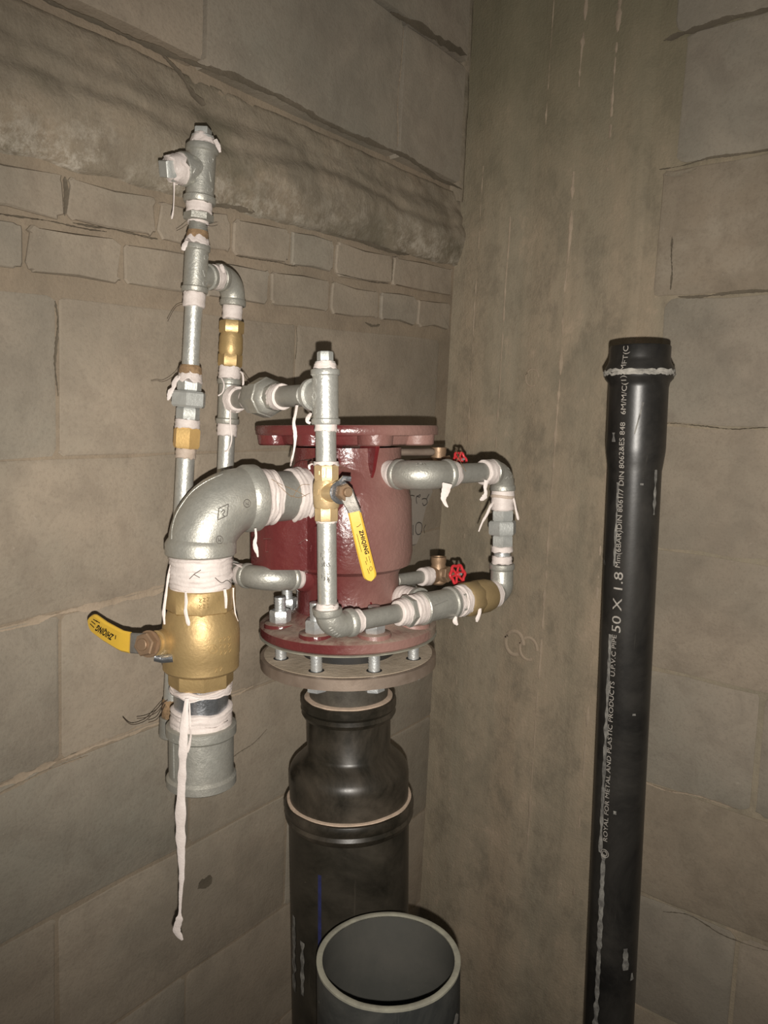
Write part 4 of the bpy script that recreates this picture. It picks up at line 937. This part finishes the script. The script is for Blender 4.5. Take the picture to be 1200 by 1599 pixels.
bm = hexa(new(), BR, bx_(633), bx_(641), .0195, 6, .2); cyl(bm, BR, bx_(640), bx_(664), .015); t = Thing('hex_bushing', 'hex reducing bushing taped into the left end of the large tee', 'pipe bushing', BR.at(bx_(633)), bm, 'galvanised_cast'); tape(t, BR, bx_(641), bx_(659), .0185, 3, .001)
tb5 = bx_(668); dbr = (-BR.d.cross(AZ)).normalized()
if dbr.dot(AY) < 0: dbr = -dbr
bm, LB5 = tee_bm(BR, bx_(657), bx_(707), .0182, .0205, .0075, bx_(676), dbr, .030, rbb=.016, rcb=.019)
t = Thing('pipe_tee', 'large galvanised tee in the lower right loop beside the bottom flange', 'pipe tee', BR.at(bx_(657)), bm, 'galvanised_cast')
t.part('mould_line', strokes(bvh(t.o), [dense([(668, 950), (700, 937)], 6)], .0005), 'galvanised_dull', 'thin casting seam')
bm = cyl(new(), LB5, .024, .068, .0125); t = Thing('pipe_nipple', 'taped nipple from the large tee into the base of the red valve', 'pipe', LB5.at(.026), bm, 'galvanised'); tape(t, LB5, .0295, .060, .0170, 4, .001)
bm = hexa(new(), BR, bx_(710), bx_(716), .0195, 6, .4); cyl(bm, BR, bx_(702), bx_(728), .0145); t = Thing('hex_nipple', 'taped hex nipple between the large tee and the dark brass check valve', 'pipe bushing', BR.at(bx_(706)), bm, 'galvanised_cast')
tape(t, BR, bx_(706), bx_(713), .0190, 2, .001); tape(t, BR, bx_(715), bx_(726), .0200, 3, .001)
tail(t, [(714, 952, .94, 4), (713, 962, .938, 3), (711, 970, .937, 8), (715, 976, .937, 3)])
bm = hexa(new(), BR, bx_(724), bx_(744), .0232, 8, .2); lathe(bm, BR, [(bx_(741), .0215), (bx_(743), .0222), (bx_(758), .0218), (bx_(764), .0200), (bx_(765), .016)], 40)
t = Thing('check_valve', 'dark brass check valve lying in the lower right loop', 'valve', BR.at(bx_(724)), bm, 'brass_matt')
WL = Line(C6, C6 + AZ); WX = WL
T7 = levelP(784, 1.01, hz)
bm = cyl(new(), BR, bx_(760), bx_(780), .0150); t = Thing('pipe_nipple', 'short taped nipple right of the dark brass check valve', 'pipe', BR.at(bx_(762)), bm, 'galvanised'); tape(t, BR, bx_(763), bx_(773), .0178, 2, .001)
tail(t, [(750, 950, .955, 5), (749, 958, .953, 5), (746, 966, .952, 6), (745, 971, .952, 3)])
C8 = P(786, 736, 1.01); RV = Line(C6, C8); vw = RV.ty; wr_ = RV.r
t = Thing('pipe_elbow', 'galvanised elbow at the lower right corner of the loop', 'pipe elbow', C6, elbow_bm(BR.at(bx_(771)), C6, RV.at(vw(880)), .0148, .0168, .0075), 'galvanised_cast')
bm = cyl(new(), RV, vw(886), vw(850), wr_(26, vw(868))); t = Thing('pipe_nipple', 'short bright nipple below the right-hand hex union', 'pipe', RV.at(vw(885)), bm, 'zinc'); tape(t, RV, vw(862), vw(853), wr_(34, vw(858)), 1, .001); tape(t, RV, vw(880), vw(868), wr_(32, vw(872)), 2, .0008)
t = Thing('pipe_union', 'upright three-piece hex union on the far right of the loop', 'pipe union', RV.at(vw(852)), union_bm(RV, 796, 813, 835, 853, 36, 45, 35, R(26), 6, R(10)), 'nut_metal')
bm = cyl(new(), RV, vw(800), vw(756), wr_(27, vw(780))); t = Thing('pipe_nipple', 'short taped nipple above the right-hand hex union with brown smear', 'pipe', RV.at(vw(796)), bm, 'galvanised'); tape(t, RV, vw(797), vw(765), wr_(36.5, vw(780)), 3, .001)
t.part('hemp', lathe(new(), RV, [(vw(777), wr_(37, vw(775))), (vw(775.5), wr_(39, vw(775))), (vw(773.5), wr_(39, vw(775))), (vw(772), wr_(36, vw(775)))], 24, wob=lambda a, t_: (.0003 * noise.noise(Vector((a * 3, 0, 0))), .0012 * math.sin(a * 2))), 'tape_dirty', 'brown smear line')
tail(t, [(771, 784, 1.003, 4), (766, 791, .998, 4), (761, 803, .996, 4), (754, 815, .995, 3), (748, 830, .995, 2)], mat='tape'); tail(t, [(799, 772, 1.004, 3), (803, 780, 1.0, 3), (806, 795, .998, 3), (809, 808, .998, 4), (810, 812, .998, 2)])
hz8 = (C8 - CP).dot(AZ); C9 = levelP(652, .915, hz8); TL = Line(C9, C8); tx_ = TL.tx
t = Thing('pipe_elbow', 'galvanised elbow at the upper right corner of the loop', 'pipe elbow', C8, elbow_bm(TL.at(tx_(768)), C8, RV.at(vw(766)), .0145, .0165, .0070), 'galvanised_cast')
t.part('casting_mark', strokes(bvh(t.o), [dense([(793, 730), (796, 733)]), dense([(795, 736), (799, 739)]), dense([(790, 748), (793, 744), (796, 748)]), dense([(798, 746), (801, 742)])], .0006), 'galvanised', 'raised cast letters')
bm = cyl(new(), TL, tx_(698), tx_(772), .0125); t = Thing('pipe', 'galvanised pipe across the top of the right loop', 'pipe', TL.at(tx_(700)), bm, 'galvanised_dull')
tape(t, TL, tx_(754), tx_(768), .0160, 2, .001, r2=.0165); tape(t, TL, tx_(701), tx_(712), .0175, 2, .001, r2=.0150, mat='tape')
tail(t, [(699, 755, .90, 15), (696, 768, .898, 14), (693, 778, .897, 8), (696, 787, .896, 5), (700, 792, .896, 2)], .12); tail(t, [(760, 750, .975, 8), (758, 762, .973, 5), (759, 770, .973, 5), (756, 777, .973, 8), (750, 781, .973, 3)])
fibres(t, [[(712, 702, .955), (720, 722, .94), (728, 736, .94)], [(722, 704, .955), (711, 724, .94), (704, 730, .93)]], 'hemp', .0003)
db9 = TL.d.cross(AZ).normalized(); db9 = db9 if db9.dot(AY) > 0 and db9.dot(rt) < 0 else -db9
PL = Line(C9, C9 + db9)
A9 = C9 + db9 * .036; B9 = TL.at(tx_(701))
t = Thing('pipe_elbow', 'galvanised elbow leaving the upper right side of the red valve', 'pipe elbow', A9, elbow_bm(A9, C9, B9, .0168, .0188, .0065), 'galvanised_cast')
t.part('casting_mark', strokes(bvh(t.o), [dense([(649, 724), (653, 723), (653, 726), (649, 727)], 2), dense([(656, 723), (660, 723), (660, 726)], 2), dense([(663, 723), (666, 726)], 2)], .0005), 'dark_steel', 'small cast letters')
t = Thing('pipe_nipple', 'short taped nipple into the upper right side of the red valve', 'pipe', A9, cyl(new(), PL, .030, .075, .0130), 'galvanised'); tape(t, PL, .0358, .060, .0172, 2, .001, r2=.0168)

# elbow low on the left of the red valve
c_ = SLn.at(sy(893)); hzb = (EB - CP).dot(AZ)
S9 = SLn.at(0); kk = (hzb - (SLn.A - CP).dot(AZ)) / SLn.d.dot(AZ); S9 = SLn.at(kk)
LL = Line(EB, S9); LR = Line(EB, P(478, 901, .962))
A0 = LL.at(LL.tx(385) if True else .03); B0 = LR.at(LR.tx(458))
t = Thing('pipe_elbow', 'small galvanised elbow low on the left side of the red valve', 'pipe elbow', EB, elbow_bm(A0, EB, B0, .0140, .0160, .0055), 'galvanised_cast')
t.part('casting_mark', strokes(bvh(t.o), [dense([(406 + i * 5, 898), (409 + i * 5, 897.6)], 2) for i in range(5)], .0006), 'galvanised', 'raised cast letters')
t = Thing('pipe_nipple', 'short taped nipple from small left elbow into the red valve', 'pipe', B0, cyl(new(), LR, LR.tx(452), LR.tx(474), .0112), 'galvanised'); tape(t, LR, LR.tx(457.5), LR.tx(467), .0142, 2, .001)
t = Thing('pipe', 'short pipe running from the small left elbow behind the taped nipple', 'pipe', S9, cyl(new(), LL, LL.tx(392), LL.len - .012, .0110), 'galvanised_dull'); tape(t, LL, LL.tx(385), LL.tx(376), .0135, 2, .001)
tail(t, [(365, 880, .94, 4), (372, 882, .935, 5), (378, 886, .93, 3)])
t = Thing('pipe_elbow', 'elbow at the foot of the second riser, mostly hidden behind white tape', 'pipe elbow', S9, elbow_bm(LL.at(LL.len - .028), S9, SLn.at(kk + .03), .0130, .0150, .006), 'galvanised_cast')
t = Thing('pipe', 'galvanised lower pipe of the second riser disappearing behind the big elbow', 'pipe', SLn.at(kk + .028), cyl(new(), SLn, kk + .026, sy(656), sr(26, sy(700))), 'galvanised')
tape(t, SLn, sy(681), sy(662), sr(31, sy(670)), 2, .0012)

# ================================================================== GAUGE COCKS BEHIND THE RED VALVE
def handwheel(T, c, axis, r):
    d, u, v = basis(axis); bm = new(); n = 36; pts = []
    for i in range(n + 1):
        a = i * math.tau / n; rr_ = r * (1 + .10 * math.cos(a * 6)); pts.append(c + (u * math.cos(a) + v * math.sin(a)) * rr_)
    sweep(bm, pts, r * .17, 10, cap=False, upv=d)
    for k in range(6):
        a = k * math.tau / 6 + .2; e = c + (u * math.cos(a) + v * math.sin(a)) * r; sweep(bm, [c - d * .001, (c + e) / 2 - d * .001, e], [r * .17, r * .13, r * .15], 8)
    cyl(bm, Line(c, c + d), -.004, .004, r * .30, 20)
    w_ = T.part('handwheel', bm, 'red_plastic', 'red lobed handwheel'); b2 = hexa(new(), Line(c, c + d), .004, .008, r * .16, 6); T.part('nut', b2, 'zinc', parent=w_)
def cock(y_, hw_c, lab, D0, r_w, body_y, nip_mat):
    G = Line(P(612, y_ + 5, 1.0), P(684, y_ - (6 if y_ > 800 else 0), 1.06)); tx = G.tx
    n_ = Thing('pipe_nipple', lab[0], 'pipe', G.at(tx(625)), cyl(new(), G, tx(618), tx(668), .0088), nip_mat)
    if y_ > 800: tape(n_, G, tx(657), tx(671), .0125, 2, .001, r2=.0130)
    else: n_.part('hemp', lathe(new(), G, [(tx(640), .0095), (tx(645), .0108), (tx(668), .0112), (tx(674), .0098)], 24, wob=lambda a, t_: (.0007 * noise.noise(Vector((a * 3, t_ * 500, 0))), 0)), 'hemp', 'orange brown hemp winding', kind='stuff')
    c = G.at(tx(685)); V = Line(c, c + AZ); bm = lathe(new(), V, [(-.014, .008), (-.011, .0115), (.010, .0115), (.014, .0098), (.018, .0108), (.025, .0108), (.025, .0075), (.016, .0075)], 28)
    cyl(bm, G, tx(670), tx(686), .0115, 24); q_ = P(hw_c[0], hw_c[1], D0); S_ = Line(c, q_)
    lathe(bm, S_, [(0, .011), (.010, .0115), (.013, .0095)], 24); hexa(bm, S_, .012, .019, .0112, 6, .2); cyl(bm, S_, .018, S_.len, .0035, 12)
    g = Thing('globe_valve', lab[1], 'valve', c, bm, 'bronze'); handwheel(g, q_, S_.d + rt * .1 - AY * .55 + AZ * .2, r_w)
cock(903, (715, 897), ('thin pipe with white tape from the red valve to the lower bronze cock', 'lower small bronze valve with red handwheel behind the right loop'), 1.04, .0125, 0, 'galvanised_dull')
cock(727, (719, 719), ('rusty thin pipe from the red valve to the upper bronze cock', 'upper small bronze valve with red handwheel behind the top loop pipe'), 1.04, .0108, 0, 'plain_steel')

# ================================================================== MARKS ON THE LEFT WALL (plastered patch with marker writing)
nL = e2; c0 = CR
def onwall(x, y, lift):
    d = ray(x, y); t_ = (CR - CP).dot(nL) / d.dot(nL); return CP + d * t_ + nL * lift
bm = new(); out = [(606, 745), (668, 742), (675, 765), (664, 790), (658, 815), (654, 838), (648, 852), (606, 860)]; out = dense(out + [out[0]], 4)[:-1]
random.seed(5); a = [bm.verts.new(onwall(x + random.uniform(-1.5, 1.5), y + random.uniform(-1.5, 1.5), .0005)) for x, y in out]
cx_, cy_ = 635, 800; b = [bm.verts.new(onwall(cx_ + (x - cx_) * .93, cy_ + (y - cy_) * .93, .006)) for x, y in out]
for i in range(len(a)): bm.faces.new((a[i], a[(i + 1) % len(a)], b[(i + 1) % len(a)], b[i]))
bm.faces.new(b)
bm.transform(ML.inverted()); local_obj('plaster_patch', bm, 'patch', parent=wl, smooth=30)
bm = new()
for ln in ([(635, 777), (638, 773), (643, 774)], [(646, 776), (652, 772), (651, 776), (647, 774), (646, 780), (647, 786)], [(655, 779), (658, 778), (662, 779), (663, 785), (658, 789), (656, 785)], [(662, 779), (666, 771)], [(641, 819), (641, 835)], [(650, 815), (646, 818), (645, 828), (648, 834), (653, 832), (655, 824), (654, 817), (650, 815)], [(661, 819), (658, 825), (659, 832)]):
    sweep(bm, [onwall(x, y, .0068) for x, y in smoothpts([tuple(map(float, p)) for p in ln], 4)], .0009, 6, .4, upv=ZV + e1)
bm.transform(ML.inverted()); local_obj('marker_writing', bm, 'marker', parent=wl, smooth=80, label='black marker strokes on the plaster')
